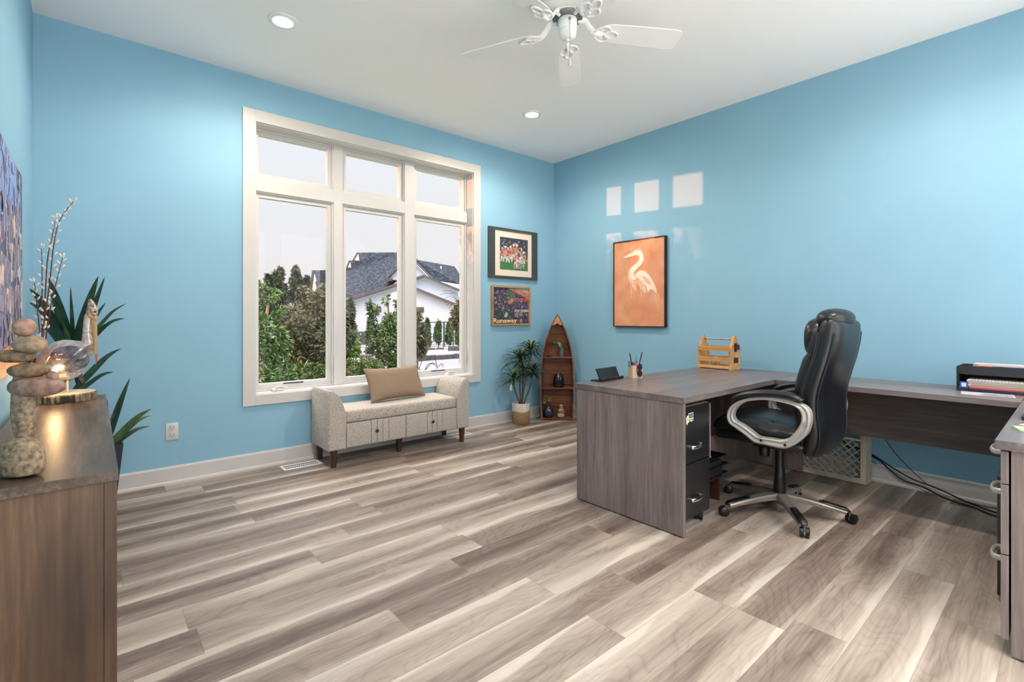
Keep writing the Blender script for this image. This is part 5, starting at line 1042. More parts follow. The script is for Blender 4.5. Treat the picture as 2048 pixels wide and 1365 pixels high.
# pelican lamp on a log slice
PO = at(128, 802, 'z', SZ); PO = Vector((PO.x+.004, PO.y, SZ)); kp = (PO.dot(FWD))/FPX; PD0 = PO.dot(FWD)
t = thing('pelican_lamp', 'silvery metal pelican lamp with a long tan beak on the sideboard', 'lamp', PO, -math.atan2(FWD.x, FWD.y), local=True)
def pl(u_, v_, d=0): return Vector(((u_-1024)/FPX*(PD0+d)+895*kp, d, CAMH-SZ-(v_-HY)/FPX*(PD0+d)))
bm = B(); rings = 48; prof_ = [(0, .0005), (.116, .0005), (.120, .006), (.121, .034), (.115, .040)]
rr5 = random.Random(2); lathe(bm, prof_, (0, 0, 0), 96)
for v in bm.verts:
    r_ = math.hypot(v.co.x, v.co.y)
    if r_ > .105: f = 1+.012*noise.noise(Vector((math.atan2(v.co.y, v.co.x)*14, v.co.z*20, 0))); v.co.x *= f; v.co.y *= f
b2 = obj('log_bark', bm, M['bark'], t, True)
bm = B(); lathe(bm, [(0, .0405), (.1145, .0402), (.1145, .038), (0, .038)], (0, 0, 0), 64); obj('log_face', bm, M['slice'], t, True)
bm = B(); tube(bm, [pl(134, 787), pl(134, 758)], .0045, 10); obj('support_rod', bm, M['slice'], t, True)
def loft(bm, secs, n=24, mi=0):
    """secs: (u, v, half_h px, half_depth m, tilt)"""
    R_ = []; P1 = catmull([Vector(q[:3]) for q in secs], 4); P2 = catmull([Vector((q[3], q[4], 0)) for q in secs], 4)
    for (u_, v_, hh), (hd, tl_, _z) in zip(P1, P2):
        c_ = pl(u_, v_); R_.append([bm.verts.new(c_+Vector((sin(a)*hh*kp*sin(tl_)*-1, cos(a)*hd, sin(a)*hh*kp*cos(tl_)))) for a in [2*pi*k/n for k in range(n)]])
    for A, C in zip(R_, R_[1:]):
        for k in range(n): bm.faces.new((A[k], A[(k+1) % n], C[(k+1) % n], C[k])).material_index = mi
    bm.faces.new(R_[0][::-1]).material_index = mi; bm.faces.new(R_[-1]).material_index = mi
bm = B(); loft(bm, [(68, 756, 3, .010, .3), (78, 748, 14, .03, .3), (92, 735, 27, .055, .3), (110, 725, 37, .07, .2), (130, 720, 40, .078, .1), (150, 719, 37, .072, -.1), (163, 712, 31, .058, -.5), (170, 700, 21, .044, -1.0), (173, 688, 12, .024, -1.35), (173, 672, 8, .016, -1.5), (173, 655, 7, .014, -1.55), (175, 640, 7.5, .015, -1.5), (178, 630, 9, .016, -1.4), (182, 622, 8, .014, -1.2)]); obj('body', bm, M['pelbody'], t, 'all')
bm = B(); blob(bm, pl(183, 625), (10.5*kp, .019, 15*kp), 3, .06, 2, 1); loft(bm, [(183, 616, 9, .013, -1.57), (181, 606, 6, .008, -1.57), (179, 599, 2, .003, -1.57)]); obj('head', bm, M['pelhead'], t, 'all')
bm = B(); blob(bm, pl(188, 637), (5.5*kp, .013, 6*kp), 3); tube(bm, catmull([pl(186, 636), pl(188, 665), pl(190, 695), pl(190.5, 708)], 4), [5.2*kp-.00068*i for i in range(13)], 12, flat=(1, .8)); bk = obj('beak', bm, M['pelbeak'], t, True)
bm = B(); tube(bm, [pl(191, 707), pl(191, 720), pl(190, 729)], [2.0*kp, 1.6*kp, .8*kp], 10); obj('beak_tip', bm, M['beaktip'], bk, True)
bm = B(); blob(bm, pl(189, 624, -.018), (.005, .005, .005), 2); obj('eye', bm, M['cerblack'], t, 'all')
bm = B()
W = [(86, 744), (96, 716), (112, 698), (140, 693), (165, 697), (176, 710), (177, 724), (168, 735), (150, 744), (126, 750), (104, 752)]
Wc = catmull([Vector((a, b, 0)) for a, b in W], 4, True); c0_ = Vector((134, 722, 0))
BS = [(68, 756, 3, .010), (78, 748, 14, .03), (92, 735, 27, .055), (110, 725, 37, .07), (130, 720, 40, .078), (150, 719, 37, .072), (163, 712, 31, .058), (172, 700, 21, .044), (180, 690, 14, .032)]
def wingp(u_, v_, off=.004):
    d = -.07
    for _ in range(6):
        p = pl(u_, v_, d); ub = 129+p.x/kp; vb = 803-p.z/kp
        for A, C in zip(BS, BS[1:]):
            if A[0] <= ub <= C[0] or C is BS[-1]:
                f = min(1, max(0, (ub-A[0])/(C[0]-A[0]))); vc, hh, hd = [A[i]+(C[i]-A[i])*f for i in (1, 2, 3)]; break
        d = .5*d+.5*-(hd*math.sqrt(max(.10, 1-((vb-vc)/hh)**2))+off)
    return pl(u_, v_, d)
rowsW = []
for s_ in (1, .85, .65, .4, .2):
    rowsW.append([bm.verts.new(wingp(c0_.x+(q.x-c0_.x)*s_, c0_.y+(q.y-c0_.y)*s_, .004+.007*(1-s_**2))) for q in Wc])
for A, C in zip(rowsW, rowsW[1:]):
    for k in range(len(A)): bm.faces.new((A[k], A[(k+1) % len(A)], C[(k+1) % len(A)], C[k]))
bm.faces.new(rowsW[-1]); wg = obj('wing', bm, M['pelwing'], t, 'all')
bm = B(); tube(bm, [wingp(q.x, q.y, .005) for q in Wc], .0014, 6, closed=True)
rf = random.Random(9)
for r_ in range(4):
    for k in range(7):
        u0 = 116+k*8.2+r_*2; v0 = 700+r_*10+abs(k-5)*.8; tube(bm, catmull([wingp(u0, v0, .012), wingp(u0-5, v0+5, .012), wingp(u0-12, v0+7, .012)], 3), .0006, 5)
obj('feather_ridges', bm, M['pelwing'], wg, True)
bm = B(); blob(bm, wingp(110, 741, .004), (.012, .009, .009), 2); o = obj('bulb', bm, M['bulb'], t, 'all'); o['label'] = 'glowing warm bulb'
ld = bpy.data.lights.new('pelican_glow', 'POINT'); ld.energy = 1.3; ld.color = (1, .60, .28); ld.shadow_soft_size = .012; lo = bpy.data.objects.new('lamp_glow', ld); COL.objects.link(lo); lo.parent = t; lo.location = pl(108, 744, -.100)

# pussy willow in a slim vase behind the big cairn
Dw = 2.30; vb = atd(62, 790, Dw); vx, vy = max(vb.x, XL+.05), vb.y
t = thing('slim_vase', 'slim dark vase behind the balanced stones holding willow stems', 'vase', (vx, vy, SZ)); bm = B(); lathe(bm, [(0, SZ), (.024, SZ), (.030, SZ+.05), (.020, SZ+.14), (.016, SZ+.20), (.019, SZ+.215), (.014, SZ+.213), (.012, SZ+.16), (0, SZ+.06)], (vx, vy, 0), 24); obj('vase_body', bm, M['cerblack'], t, True)
t = thing('pussy_willow', 'tall pussy willow stems with fluffy white buds on the sideboard', 'branch', (vx, vy, SZ+.07))
S_ = [[(80, 690), (92, 620), (100, 560), (105, 510), (112, 465), (120, 440), (133, 420), (148, 402)], [(84, 690), (90, 600), (95, 520), (104, 475), (110, 445), (112, 435)], [(82, 690), (84, 600), (84, 540), (83, 495)], [(80, 690), (75, 620), (71, 585), (68, 563)], [(88, 690), (100, 620), (110, 575), (120, 535), (126, 514)]]
for k, st in enumerate(S_):
    Dd = Dw+.02*(k-2); pts = [Vector((vx, vy, SZ+.08)), Vector((vx, vy, SZ+.21)).lerp(atd(*st[0], Dd), .15)]+[atd(u_, v_, Dd) for u_, v_ in st]
    q = catmull(pts, 4); bm = B(); tube(bm, q, [.0036-.0024*i/(len(q)-1) for i in range(len(q))], 7); so = obj('stem', bm, M['willow'], t, True)
    rr6 = random.Random(k); bm = B(); side = 1; acc = 0
    for a, b in zip(q[8:], q[9:]):
        acc += (b-a).length
        if acc > .0135:
            acc = 0; side = -side; dn = (b-a).normalized(); ou = (RGT*side*rr6.uniform(.6, 1)+FWD*rr6.uniform(-.6, .6)).normalized(); ax_ = (dn*.75+ou*.65).normalized(); c_ = b+ou*.005+ax_*.009
            rm_ = ax_.to_track_quat('Z', 'Y').to_matrix(); blob(bm, c_, (.0044, .0044, .0112), 2, .08, 2, k, rot=rm_)
    ax_ = (q[-1]-q[-2]).normalized(); blob(bm, q[-1]+ax_*.008, (.0046, .0046, .013), 2, rot=ax_.to_track_quat('Z', 'Y').to_matrix())
    o = obj('catkins', bm, M['catkin'], so, 'all'); o['kind'] = 'stuff'

# tall planter and yucca in the corner behind the sideboard
YX, YY = -.005, 3.90
t = thing('tall_planter', 'tall tapered charcoal planter in the corner behind the sideboard', 'planter', (YX, YY, 0))
bm = B(); a, b = .105, .145; H2 = .415
def ring(h, z): return [bm.verts.new((YX+x*h, YY+y*h, z)) for x, y in ((-1, -1), (1, -1), (1, 1), (-1, 1))]
R_ = [ring(a, 0), ring(b, H2), ring(b-.010, H2), ring(b-.022, H2-.06)]
for A, C in zip(R_, R_[1:]):
    for k in range(4): bm.faces.new((A[k], A[(k+1) % 4], C[(k+1) % 4], C[k]))
bm.faces.new(R_[0][::-1]); bm.faces.new(R_[-1]); obj('planter_body', bm, M['planter'], t); bm = B(); box(bm, YX-.118, YX+.118, YY-.118, YY+.118, H2-.0595, H2-.05); obj('soil', bm, M['soil'], t)
t = thing('yucca_plant', 'yucca with long dark sword leaves in the charcoal planter', 'plant', (YX, YY, H2-.05))
def yy(u_, v_, y=3.86): p = at(u_, v_, 'y', y); return Vector((max(p.x, XL+.012), min(p.y, 4.17), p.z))
c1_ = yy(150, 715); c2_ = yy(208, 905, 3.80)
bm = B(); tube(bm, catmull([(YX, YY, H2-.055), (YX-.01, YY, .6), c1_+Vector((0, .02, -.05))], 5), .018, 10); obj('cane', bm, M['stem'], t, True)
bm = B(); tube(bm, [(YX+.05, YY-.04, H2-.055), c2_+Vector((0, 0, -.01))], .014, 10); obj('cane', bm, M['stem'], t, True)
LV = [(c1_, (197, 552), .060, .02, 0), (c1_, (210, 553), .040, -.03, 0), (c1_, (141, 573), .022, .0, 0), (c1_, (97, 556), .052, .05, 0), (c1_, (56, 577), .046, .09, 0), (c1_, (51, 605), .040, .12, 0), (c1_, (80, 652), .036, .07, 0), (c1_, (212, 605), .032, .04, 0), (c1_, (254, 607), .026, .09, 0), (c1_, (250, 637), .028, .10, 0), (c1_, (125, 640), .03, .02, 1), (c1_, (168, 628), .034, .02, 0), (c1_, (176, 660), .03, .03, 1), (yy(146, 786), (243, 697), .042, .06, 0), (yy(150, 790), (228, 744), .026, .05, 0), (c1_+Vector((0, 0, -.12)), (100, 790), .04, .05, 1), (c1_+Vector((.01, 0, -.12)), (170, 790), .036, .02, 0), (c1_, (110, 600), .034, .05, 0),
      (c2_, (260, 756), .040, .02, 0), (c2_, (239, 810), .026, .0, 0), (c2_, (304, 818), .038, .06, 1), (c2_, (302, 831), .036, .07, 1), (c2_, (300, 853), .028, .06, 0), (c2_, (215, 800), .03, .02, 0), (c2_, (245, 870), .028, .05, 1), (c2_, (190, 850), .03, .03, 0)]
for k, (c_, (u_, v_), w_, arch, mi) in enumerate(LV):
    yo = 3.86+[-.10, .06, .0, .12, -.06][k % 5]; e_ = yy(u_, v_, yo); L_ = (e_-c_).length; m1 = c_.lerp(e_, .33)+Vector((0, 0, arch*.25)); m2 = c_.lerp(e_, .7)+Vector((0, 0, arch*.42))
    bm = B(); pts = catmull([c_, m1, m2, e_], 4); vn = -FWD+Vector((0, 0, .45)); leaf(bm, pts, w_*1.25, vn.normalized(), .30, 0); obj('leaf', bm, M['yuccapale' if mi else 'yucca'], t, 'all')
# ------------------------------------------------------------------ outside
G0, G1 = -.2225, -.0255
def gD(v): return (CAMH-G0)/((v-HY)/FPX+G1)
def gpt(u_, v_, lift=0):
    D = gD(v_); p = atd(u_, v_, D); p.z += lift; return p
def gz(p): return G0+G1*Vector((p.x, p.y, 0)).dot(FWD)
def bandD(a0, a1, D0, D1, th=.3, lift=0):
    """ground slab between depths, spanning lateral a0..a1 metres"""
    bm = B(); P_ = []
    for D, a in ((D0, a0), (D0, a1), (D1, a1), (D1, a0)):
        p = FWD*D+RGT*a; P_.append(Vector((p.x, p.y, G0+G1*D+lift)))
    prism(bm, P_, (0, 0, -th)); return bm
bm = B(); vs = []
for x, y in ((-60, -40), (90, -40), (90, 110), (-60, 110)):
    vs.append(Vector((x, y, G0+G1*FWD.dot(Vector((x, y, 0)))-.02)))
prism(bm, vs, (0, 0, -.3)); struct('trim_ground_lawn', bm, M['grass']); bpy.data.objects['trim_ground_lawn'].name = 'ground'
def st_(name, bm, m, lab=None, cat=None):
    o = obj(name, bm, m); o['kind'] = 'structure'; return o
def gquad(pts, lift, m, name):
    bm = B(); P_ = [gpt(u_, v_) for u_, v_ in pts]; prism(bm, [p+Vector((0, 0, lift)) for p in P_], (0, 0, -.05)); return st_(name, bm, m)
gquad([(420, 800), (1250, 800), (1150, 715), (1000, 717.5), (907, 719), (829, 725), (760, 728), (686, 733), (600, 740), (480, 760)], .03, M['concrete'], 'driveway')
gquad([(480, 759), (686, 732), (760, 727), (829, 724), (907, 718), (1000, 716), (1000, 692), (860, 694.5), (686, 697), (480, 700)], .02, M['gravel'], 'gravel_bed')
gquad([(480, 699), (1000, 691.5), (1100, 686), (480, 689.5)], .03, M['concrete'], 'far_pavement')
# edging courses
def edge_run(pts, h, w_, lab, n_=8):
    t = thing('landscape_edging', lab, 'edging', gpt(*pts[0])); k = 0
    for a, b in zip(pts, pts[1:]):
        A, C = gpt(*a), gpt(*b); m_ = max(1, int((C-A).length/1.4))
        for i in range(m_):
            p, q = A.lerp(C, (i+.02)/m_), A.lerp(C, (i+.98)/m_); bk_ = FWD*w_; bm = B(); z0_ = Vector((0, 0, -.05)); prism(bm, [p+z0_, q+z0_, q+bk_+z0_, p+bk_+z0_], (0, 0, h+.05+random.uniform(-.02, .02))); obj('block', bm, M['edging'], t)
edge_run([(829, 725.5), (870, 722), (907, 719.5), (945, 717)], .24, .35, 'dark grey block edging between the concrete drive and the gravel bed')
edge_run([(686, 734), (730, 731), (765, 728)], .14, .3, 'low grey block edging seen through the middle window')
for k, (u0, u1, v_, h_) in enumerate([(845, 868, 701, .10), (872, 886, 700, .08), (896, 930, 703, .28), (690, 740, 717, .12)]):
    A, C = gpt(u0, v_), gpt(u1, v_); bm = B(); bk_ = FWD*.6; prism(bm, [A, C, C+bk_, A+bk_], (0, 0, h_+.03), bev=.02)
    tag(obj('landscape_slab', bm, M['edging']), ['flat grey slab in the gravel, left of three in the right window', 'flat grey slab in the gravel, middle of three in the right window', 'grey slab in the gravel at the right edge of the window', 'long grey slab on the gravel seen low in the middle window'][k], 'slab')
# stone block planter with boulder
A, C = gpt(727, 715), gpt(750, 713); bm = B(); nrm = FWD
t = thing('stone_block_wall', 'short grey block wall in the gravel seen through the middle window', 'wall', A)
for r_ in range(4):
    for k in range(3):
        o_ = (k+(.5 if r_ % 2 else 0))/3.5; p, q = A.lerp(C, o_), A.lerp(C, min(1, o_+.27)); bm = B(); prism(bm, [p, q, q+FWD*.3, p+FWD*.3], (0, 0, .105), bev=.008); bmesh.ops.translate(bm, verts=bm.verts, vec=(0, 0, .11*r_)); obj('block', bm, M['edging'], t)
bm = B(); p = gpt(722, 715); blob(bm, p+Vector((0, 0, .2)), (.11, .16, .26), 3, .3, 2, 3); tag(obj('boulder', bm, M['rockpink'], None, 'all'), 'upright pink-tan boulder at the left end of the grey block wall', 'boulder')

bm = B(); box(bm, -8, 12, -12, YB-.13, -.16, -.04); struct('added_bounce_patio', bm, mat('light_bounce_white', 'e6e4e0', .9, c2='eeece8', scale=3))  # unseen pale slab added to bounce sky light up to the ceiling
# neighbouring house
def hp(u_, v_, D): return atd(u_, v_, D)
def hpoly(bm, pts, D, th=.3, mi=0):
    prism(bm, [hp(u_, v_, D) if not isinstance(D, (list, tuple)) else hp(u_, v_, D[i]) for i, (u_, v_) in enumerate(pts)], FWD*th, mi)
house = thing('neighbour_house', 'white lap-sided house with dark slate gable roofs seen through the window', 'house', gpt(790, 689)); HO = ORG[house]
DH = 45.0
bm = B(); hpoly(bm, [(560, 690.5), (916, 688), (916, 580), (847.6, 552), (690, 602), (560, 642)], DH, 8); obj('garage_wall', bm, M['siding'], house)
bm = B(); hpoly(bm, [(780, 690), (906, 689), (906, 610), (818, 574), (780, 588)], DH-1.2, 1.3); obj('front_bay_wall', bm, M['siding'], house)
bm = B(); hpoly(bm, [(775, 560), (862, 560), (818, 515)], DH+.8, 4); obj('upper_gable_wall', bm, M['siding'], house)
bm = B()
hpoly(bm, [(686, 612), (700, 601), (848, 552), (796, 568)], DH, .3)
bm.free(); bm = B()
hpoly(bm, [(655, 611), (714, 593), (771, 575), (790, 556), (829, 515), (800, 505), (714, 505.5), (709, 521), (698, 521.5), (690, 545), (668, 556)], [DH+.2, DH+.2, DH+.3, DH+1.4, DH+1.6, DH+7, DH+7, DH+6, DH+6, DH+5, DH+4], 1.5); obj('main_roof', bm, M['shingle'], house)
bm = B(); hpoly(bm, [(818, 512), (829, 519), (850, 529.5), (908, 533), (918, 548), (918, 568), (866, 560), (862, 557), (818, 516)], [DH+2.5, DH+2.5, DH+5, DH+5, DH+4, DH+1.6, DH+1.6, DH+1.6, DH+2], 1.2); obj('right_roof', bm, M['shingle'], house)
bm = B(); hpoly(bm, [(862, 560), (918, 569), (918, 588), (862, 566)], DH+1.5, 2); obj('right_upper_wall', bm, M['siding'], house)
def rake(a, b, D, h=5.5, th=.5):
    bm = B(); hpoly(bm, [a, b, (b[0], b[1]+h), (a[0], a[1]+h)], D, th); obj('rake_board', bm, M['fascia'], house)
rake((560, 641), (847.6, 549.5), DH-.6, 5); rake((847.4, 549.5), (925, 581), DH-.6, 5); rake((829-25, 564), (908, 606), DH-1.7, 5); rake((818, 510), (866, 558), DH+.3, 4); rake((771, 558), (818, 510), DH+.3, 3)
bm = B(); hpoly(bm, [(770, 557), (782, 557), (782, 562), (774, 562)], DH+.2, .8); obj('eave_return', bm, M['fascia'], house)
bm = B(); hpoly(bm, [(690, 545), (698, 522), (704, 543)], DH+5.4, .3); obj('gable_end', bm, M['sunlit_gable'], house); bm = B(); hpoly(bm, [(705, 521), (714, 506), (717, 521)], DH+5.4, .3); obj('gable_end', bm, M['sunlit_gable'], house)
for (a, b, c_) in (((688.5, 546), (697.5, 521), DH+5.2), ((704.2, 522), (713.5, 505), DH+5.2)):
    bm = B(); hpoly(bm, [a, b, (b[0]+1.6, b[1]+1), (a[0]+1.8, a[1])], c_, .3); obj('rake_board', bm, M['fascia'], house)
bm = B(); hpoly(bm, [(640, 541), (694, 538), (694, 560), (640, 580)], DH+8, 1); obj('rear_roof', bm, M['shingle'], house)
bm = B(); cyl(bm, hp(882, 538, DH+2.4), hp(882, 532.5, DH+2.4), .06, 10); obj('vent_pipe', bm, M['white'], house, True)
for (u0, u1) in ((829, 847), (749, 762)):
    bm = B(); hpoly(bm, [(u0-.6, 614.6), (u1+.6, 614.6), (u1+.6, 625.6), (u0-.6, 625.6)], DH-1.25, .06); wf_ = obj('window_frame', bm, M['fascia'], house); bm = B(); hpoly(bm, [(u0+.6, 616), (u1-.6, 616), (u1-.6, 624.4), (u0+.6, 624.4)], DH-1.28, .04); obj('window_glass', bm, M['darkwin'], wf_)
bm = B(); hpoly(bm, [(866, 668), (876, 668), (876, 681), (866, 681)], DH-1.3, .08); obj('basement_window', bm, M['darkwin'], house); bm = B(); hpoly(bm, [(889, 670), (906, 668), (906, 681), (889, 681)], DH-1.3, .08); obj('basement_window', bm, M['darkwin'], house)
bm = B(); cyl(bm, hp(906.8, 610, DH-1.4), hp(906.8, 686, DH-1.4), .05, 8); obj('downspout', bm, M['white'], house, True)
h2 = thing('rear_house', 'dark roofed house with a sunlit cream gable behind the trees in the left window', 'house', gpt(650, 688))
bm = B(); hpoly(bm, [(625, 541), (680, 541.5), (680, 590), (636, 584)], [60, 60, 54, 54], 2); obj('roof', bm, M['shingle'], h2)
bm = B(); hpoly(bm, [(619, 592), (626, 548), (637, 592)], 56.5, .5); obj('gable_wall', bm, M['sunlit_gable'], h2); bm = B(); hpoly(bm, [(621, 592), (680, 592), (680, 690), (621, 690)], 57, 6); obj('house_wall', bm, M['sunlit_gable'], h2)
bm = B(); hpoly(bm, [(616.5, 592), (624, 540.5), (627, 541), (619.5, 592)], 56, .4); obj('rake_board', bm, M['fascia'], h2)

# fence frame, bin, post
t = thing('pipe_fence', 'black metal frame fence in front of the white siding', 'fence', gpt(870, 692)); DF = 38
bm = B()
for a, b, r_ in (((845, 645), (925, 644), .045), ((858, 683.5), (925, 682.5), .035)): cyl(bm, hp(*a, DF), hp(*b, DF), r_, 8)
obj('rail', bm, M['blackmetal'], t, True)
for u_ in (845.5, 888, 906.5):
    bm = B(); p = hp(u_, 645, DF); cyl(bm, p, (p.x, p.y, gz(p)-.02), .075 if u_ != 906.5 else .05, 8); obj('post', bm, M['blackmetal'] if u_ != 906.5 else M['edging'], t, True)
t = thing('wheelie_bin', 'dark lidded wheelie bin against the white house wall', 'bin', gpt(722, 689)); DB = 43.5
bm = B(); a = hp(715, 688, DB); a.z = gz(a); b_ = RGT; hh = 1.05
prism(bm, [a, a+b_*.60, a+b_*.70+Vector((0, 0, hh)), a-b_*.10+Vector((0, 0, hh))], FWD*.7); obj('bin_body', bm, M['bin'], t)
bm = B(); prism(bm, [a-b_*.14+Vector((0, 0, hh)), a+b_*.74+Vector((0, 0, hh)), a+b_*.68+Vector((0, 0, hh+.12)), a+Vector((0, 0, hh+.12))], FWD*.8); obj('lid', bm, M['bin'], t)
t = thing('marker_post', 'thin dark metal post by the bin with a white cap', 'post', gpt(721.5, 698)); p = gpt(721.5, 699); bm = B(); cyl(bm, p, p+Vector((0, 0, 1.0)), .025, 8); obj('post', bm, M['blackmetal'], t, True); bm = B(); cyl(bm, p+Vector((0, 0, 1.0)), p+Vector((0, 0, 1.1)), .03, 8); obj('cap', bm, M['white'], t, True)

def foliage(bm, c_, r_, n_, ls, rg, lumps=7, hollow=.45, tall=None, droop=.3, lr=(.35, .6), sg=.5):
    """leaf cloud: lumpy ellipsoid of single folded leaves"""
    L_ = [(Vector((rg.gauss(0, sg), rg.gauss(0, sg), rg.uniform(-.9 if sg > .5 else -.75, .85))), rg.uniform(*lr)) for _ in range(lumps)]
    c_ = Vector(c_)
    for _ in range(n_):
        o_, s_ = rg.choice(L_); d = Vector((rg.gauss(0, 1), rg.gauss(0, 1), rg.gauss(0, 1))).normalized(); q = o_+d*s_*(hollow+(1-hollow)*rg.random()**.5)
        if q.length > 1.12: q = q.normalized()*1.12
        if tall: q.x *= (1-tall*max(0, q.z)); q.y *= (1-tall*max(0, q.z))
        p = c_+Vector((q.x*r_[0], q.y*r_[1], q.z*r_[2]))
        t_ = (d+Vector((rg.gauss(0, .6), rg.gauss(0, .6), rg.gauss(0, .5)-droop))).normalized(); n1 = t_.cross(Vector((rg.gauss(0, 1), rg.gauss(0, 1), rg.gauss(0, 1)))).normalized()
        l = ls*rg.uniform(.7, 1.3); w_ = l*.36; n2 = t_.cross(n1)
        a = bm.verts.new(p); b = bm.verts.new(p+t_*l*.5+n1*w_*.5+n2*w_*.15); e_ = bm.verts.new(p+t_*l); f_ = bm.verts.new(p+t_*l*.5-n1*w_*.5+n2*w_*.15)
        bm.faces.new((a, b, e_)); bm.faces.new((a, e_, f_))
def plant(name, lab, cat, parts, ls, m, seed, trunk=.05, group=None):
    """parts: list of (centre, radii, n). Leaves are one mesh, trunk another"""
    rg = random.Random(seed); c0 = Vector(parts[0][0]); base = Vector((c0.x, c0.y, gz(c0)))
    t = thing(name, lab, cat, base, group=group); bm = B()
    for c_, r_, n_, *rest in parts: foliage(bm, c_, r_, n_, ls, rg, **(rest[0] if rest else {}))
    obj('foliage', bm, m, t); bm = B()
    for c_, r_, n_, *rest in parts:
        c_ = Vector(c_); q0 = Vector((base.x+(c_.x-base.x)*.3, base.y+(c_.y-base.y)*.3, base.z))
        tube(bm, catmull([q0, q0.lerp(c_, .5)+Vector((.03, 0, 0)), c_+Vector((0, 0, r_[2]*.5))], 4), [trunk*(1-.08*i) for i in range(9)], 7)
    obj('trunk', bm, M['stem'], t, True); return t
def P3(u_, v_, D): return atd(u_, v_, D)
def fol(u0, u1, v0, v1, D, n_, dq=1, **k):
    c_ = P3((u0+u1)/2, (v0+v1)/2, D); s = D/FPX; r_ = (abs(u1-u0)/2*s, abs(u1-u0)/2*s*dq, abs(v1-v0)/2*s); return (c_, r_, n_, k)
# bright leafy shrub just left of the window with unseen lumps added to screen the low sun
plant('shrub_with_sun_screen', 'bright green leafy shrub at the left edge of the left window pane, its unseen part an added sun screen', 'shrub', [((1.20, 6.5, .45), (.70, .55, .72), 5200), ((.1, 6.0, .98), (.9, .6, 1.17), 9000, dict(lumps=16)), ((-1.1, 6.1, 1.02), (1.1, .6, 1.17), 13000, dict(lumps=20)), ((1.45, 6.2, .15), (.50, .4, .45), 2600), ((2.05, 7.2, .10), (.6, .4, .45), 2400), fol(500, 572, 690, 778, 7.6, 3000, lumps=10), fol(512, 565, 575, 640, 7.6, 700, lumps=9, lr=(.2, .35), sg=.6), ((-2.5, 6.4, 1.02), (1.0, .6, 1.20), 9000, dict(lumps=14)), ((-.9, 5.9, .4), (1.2, .5, .9), 3000)], .075, M['lf_bright'], 1)
plant('olive_shrub', 'large olive-brown shrub filling the middle of the left window pane', 'shrub', [fol(585, 690, 590, 770, 8.5, 12500, .8, lumps=18, lr=(.25, .5)), fol(550, 625, 600, 775, 9, 6000, lumps=12), fol(630, 700, 572, 680, 9.2, 4600, lumps=10), fol(600, 650, 572, 620, 8.6, 1300, lumps=9, lr=(.2, .35), sg=.6)], .075, M['lf_olive'], 2)
plant('spreading_shrub', 'low spreading green shrub at the bottom right of the left window pane', 'shrub', [fol(598, 668, 736, 790, 6.6, 3600, 1)], .06, M['lf_mid'], 3, .02)
plant('mounded_shrub', 'low mounded green shrub at the bottom of the middle window pane', 'shrub', [fol(682, 766, 722, 800, 7.5, 7500, .8, lumps=12), fol(655, 720, 725, 800, 7.6, 3000)], .055, M['lf_mid'], 4, .02)
plant('slender_tree', 'slender upright young tree in front of the white house in the middle pane', 'tree', [fol(752, 802, 640, 775, 9, 2300, .9, lumps=16, lr=(.2, .35), sg=.6), fol(755, 797, 583, 680, 9, 850, .8, lumps=14, lr=(.14, .26), sg=.65), fol(734, 754, 598, 680, 9.1, 330, lumps=8, lr=(.2, .35), sg=.6), fol(780, 815, 650, 780, 9.1, 1200, lumps=10), fol(738, 768, 640, 715, 9, 420, lumps=10, lr=(.2, .3), sg=.6)], .085, M['lf_mid'], 5, .03)
plant('dark_shrub', 'dark leafy shrub at the left edge of the middle window pane', 'shrub', [fol(660, 703, 622, 705, 12, 2600, .9, lumps=10)], .13, M['lf_dark'], 6)
for k, (a, b, v0, v1, lab) in enumerate([(697, 716, 648, 702, 'cone-shaped arborvitae left of the bin'), (731, 748, 642, 699, 'cone-shaped arborvitae right of the bin'), (848, 862, 640, 692, 'cone-shaped arborvitae, leftmost in the right window pane'), (870, 883, 638, 691, 'cone-shaped arborvitae, second from left in the right window pane'), (892, 907, 643, 690, 'cone-shaped arborvitae, third from left in the right window pane'), (912, 926, 650, 689, 'cone-shaped arborvitae at the right edge of the right window pane')]):
    D = gD(v1-1) if k < 2 else gD(v1+1)*.92; D = min(D, 34); plant('arborvitae', lab, 'tree', [fol(a, b, v0, v1, D, 2400, 1, tall=.75, lumps=16, hollow=.2)], .16, M['lf_cedar'], 20+k, .04, 'row of arborvitae')
plant('yellow_green_shrub', 'small yellow-green shrub in front of the arborvitae in the middle pane', 'shrub', [fol(697, 717, 678, 709, 22, 900)], .25, M['lf_yel'], 7, .02)
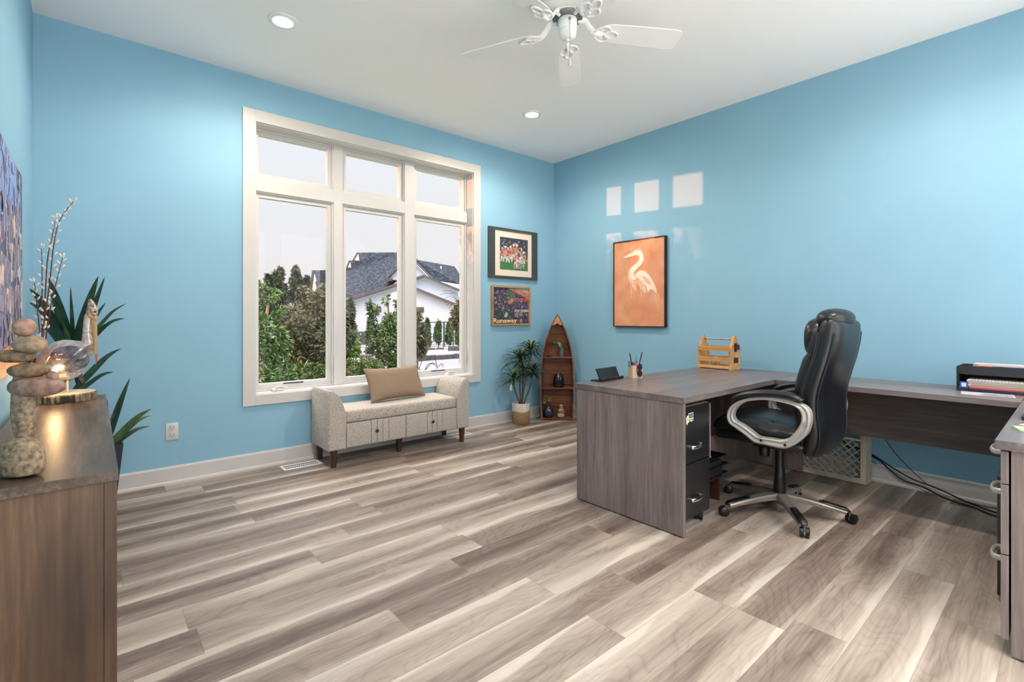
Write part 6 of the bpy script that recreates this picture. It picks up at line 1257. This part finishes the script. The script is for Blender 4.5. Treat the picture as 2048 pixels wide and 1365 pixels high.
plant('brown_green_bush', 'tall grey-brown bush at the left edge of the right window pane', 'shrub', [fol(818, 849, 632, 715, 16, 3000, 1, lumps=14, tall=.4)], .16, M['lf_olive'], 8)
plant('reddish_tree', 'small tree cut off by the right edge of the right window pane', 'tree', [fol(905, 935, 600, 655, 20, 1500)], .2, M['lf_olive'], 9)
for k, (a, b, v0, v1) in enumerate([(505, 545, 552, 640), (537, 580, 536, 650), (570, 600, 540, 620), (585, 616, 533, 620)]):
    plant('distant_tree', ['tall dark tree far behind the shrubs, leftmost', 'tall dark tree far behind the shrubs, second from left', 'tall dark tree far behind the shrubs, third from left', 'tall dark tree far behind the shrubs, nearest the rear house'][k], 'tree', [fol(a, b, v0, v1, 34+2*k, 7000, 1, lumps=16, lr=(.18, .36), sg=.6), fol(a, b, v0+70, v1+60, 34+2*k, 2500)], .24, M['lf_dark'], 30+k, .12, 'distant dark trees')
# bare arching grass and twigs in the right pane
t = thing('arching_grass', 'thin dark arching fronds at the upper right of the right window pane', 'grass', P3(925, 700, 10)); root = P3(925, 612, 10)
for k, (u_, v_) in enumerate([(880, 590), (884, 600), (890, 606), (893, 612), (897, 618), (886, 583), (900, 588)]):
    tip = P3(u_, v_, 10); bm = B(); tube(bm, catmull([root, root.lerp(tip, .5)+Vector((0, 0, .13)), tip], 6), .004, 5); obj('frond', bm, M['twig'], t, True)
bm = B(); cyl(bm, P3(925, 760, 10), root, .02, 8); obj('stalk', bm, M['stem'], t, True)
t = thing('bare_branches', 'bare dark branches low in the right window pane', 'branch', P3(880, 760, 6.5))
for a, b, c_ in [((876, 770), (874, 735), (869, 712)), ((874, 733), (862, 728), (848, 745)), ((875, 735), (884, 728), (886, 735)), ((850, 770), (838, 738), (832, 735)), ((838, 738), (843, 722), (838, 712)), ((845, 755), (855, 730), (870, 727)), ((832, 745), (836, 728), (830, 722))]:
    bm = B(); tube(bm, catmull([P3(*a, 6.5), P3(*b, 6.5), P3(*c_, 6.5)], 5), .0045, 6); obj('twig', bm, M['twig'], t, True)
bm = B(); p = P3(876, 770, 6.5); cyl(bm, (p.x, p.y, gz(p)), p, .012, 7); obj('stem', bm, M['twig'], t, True)
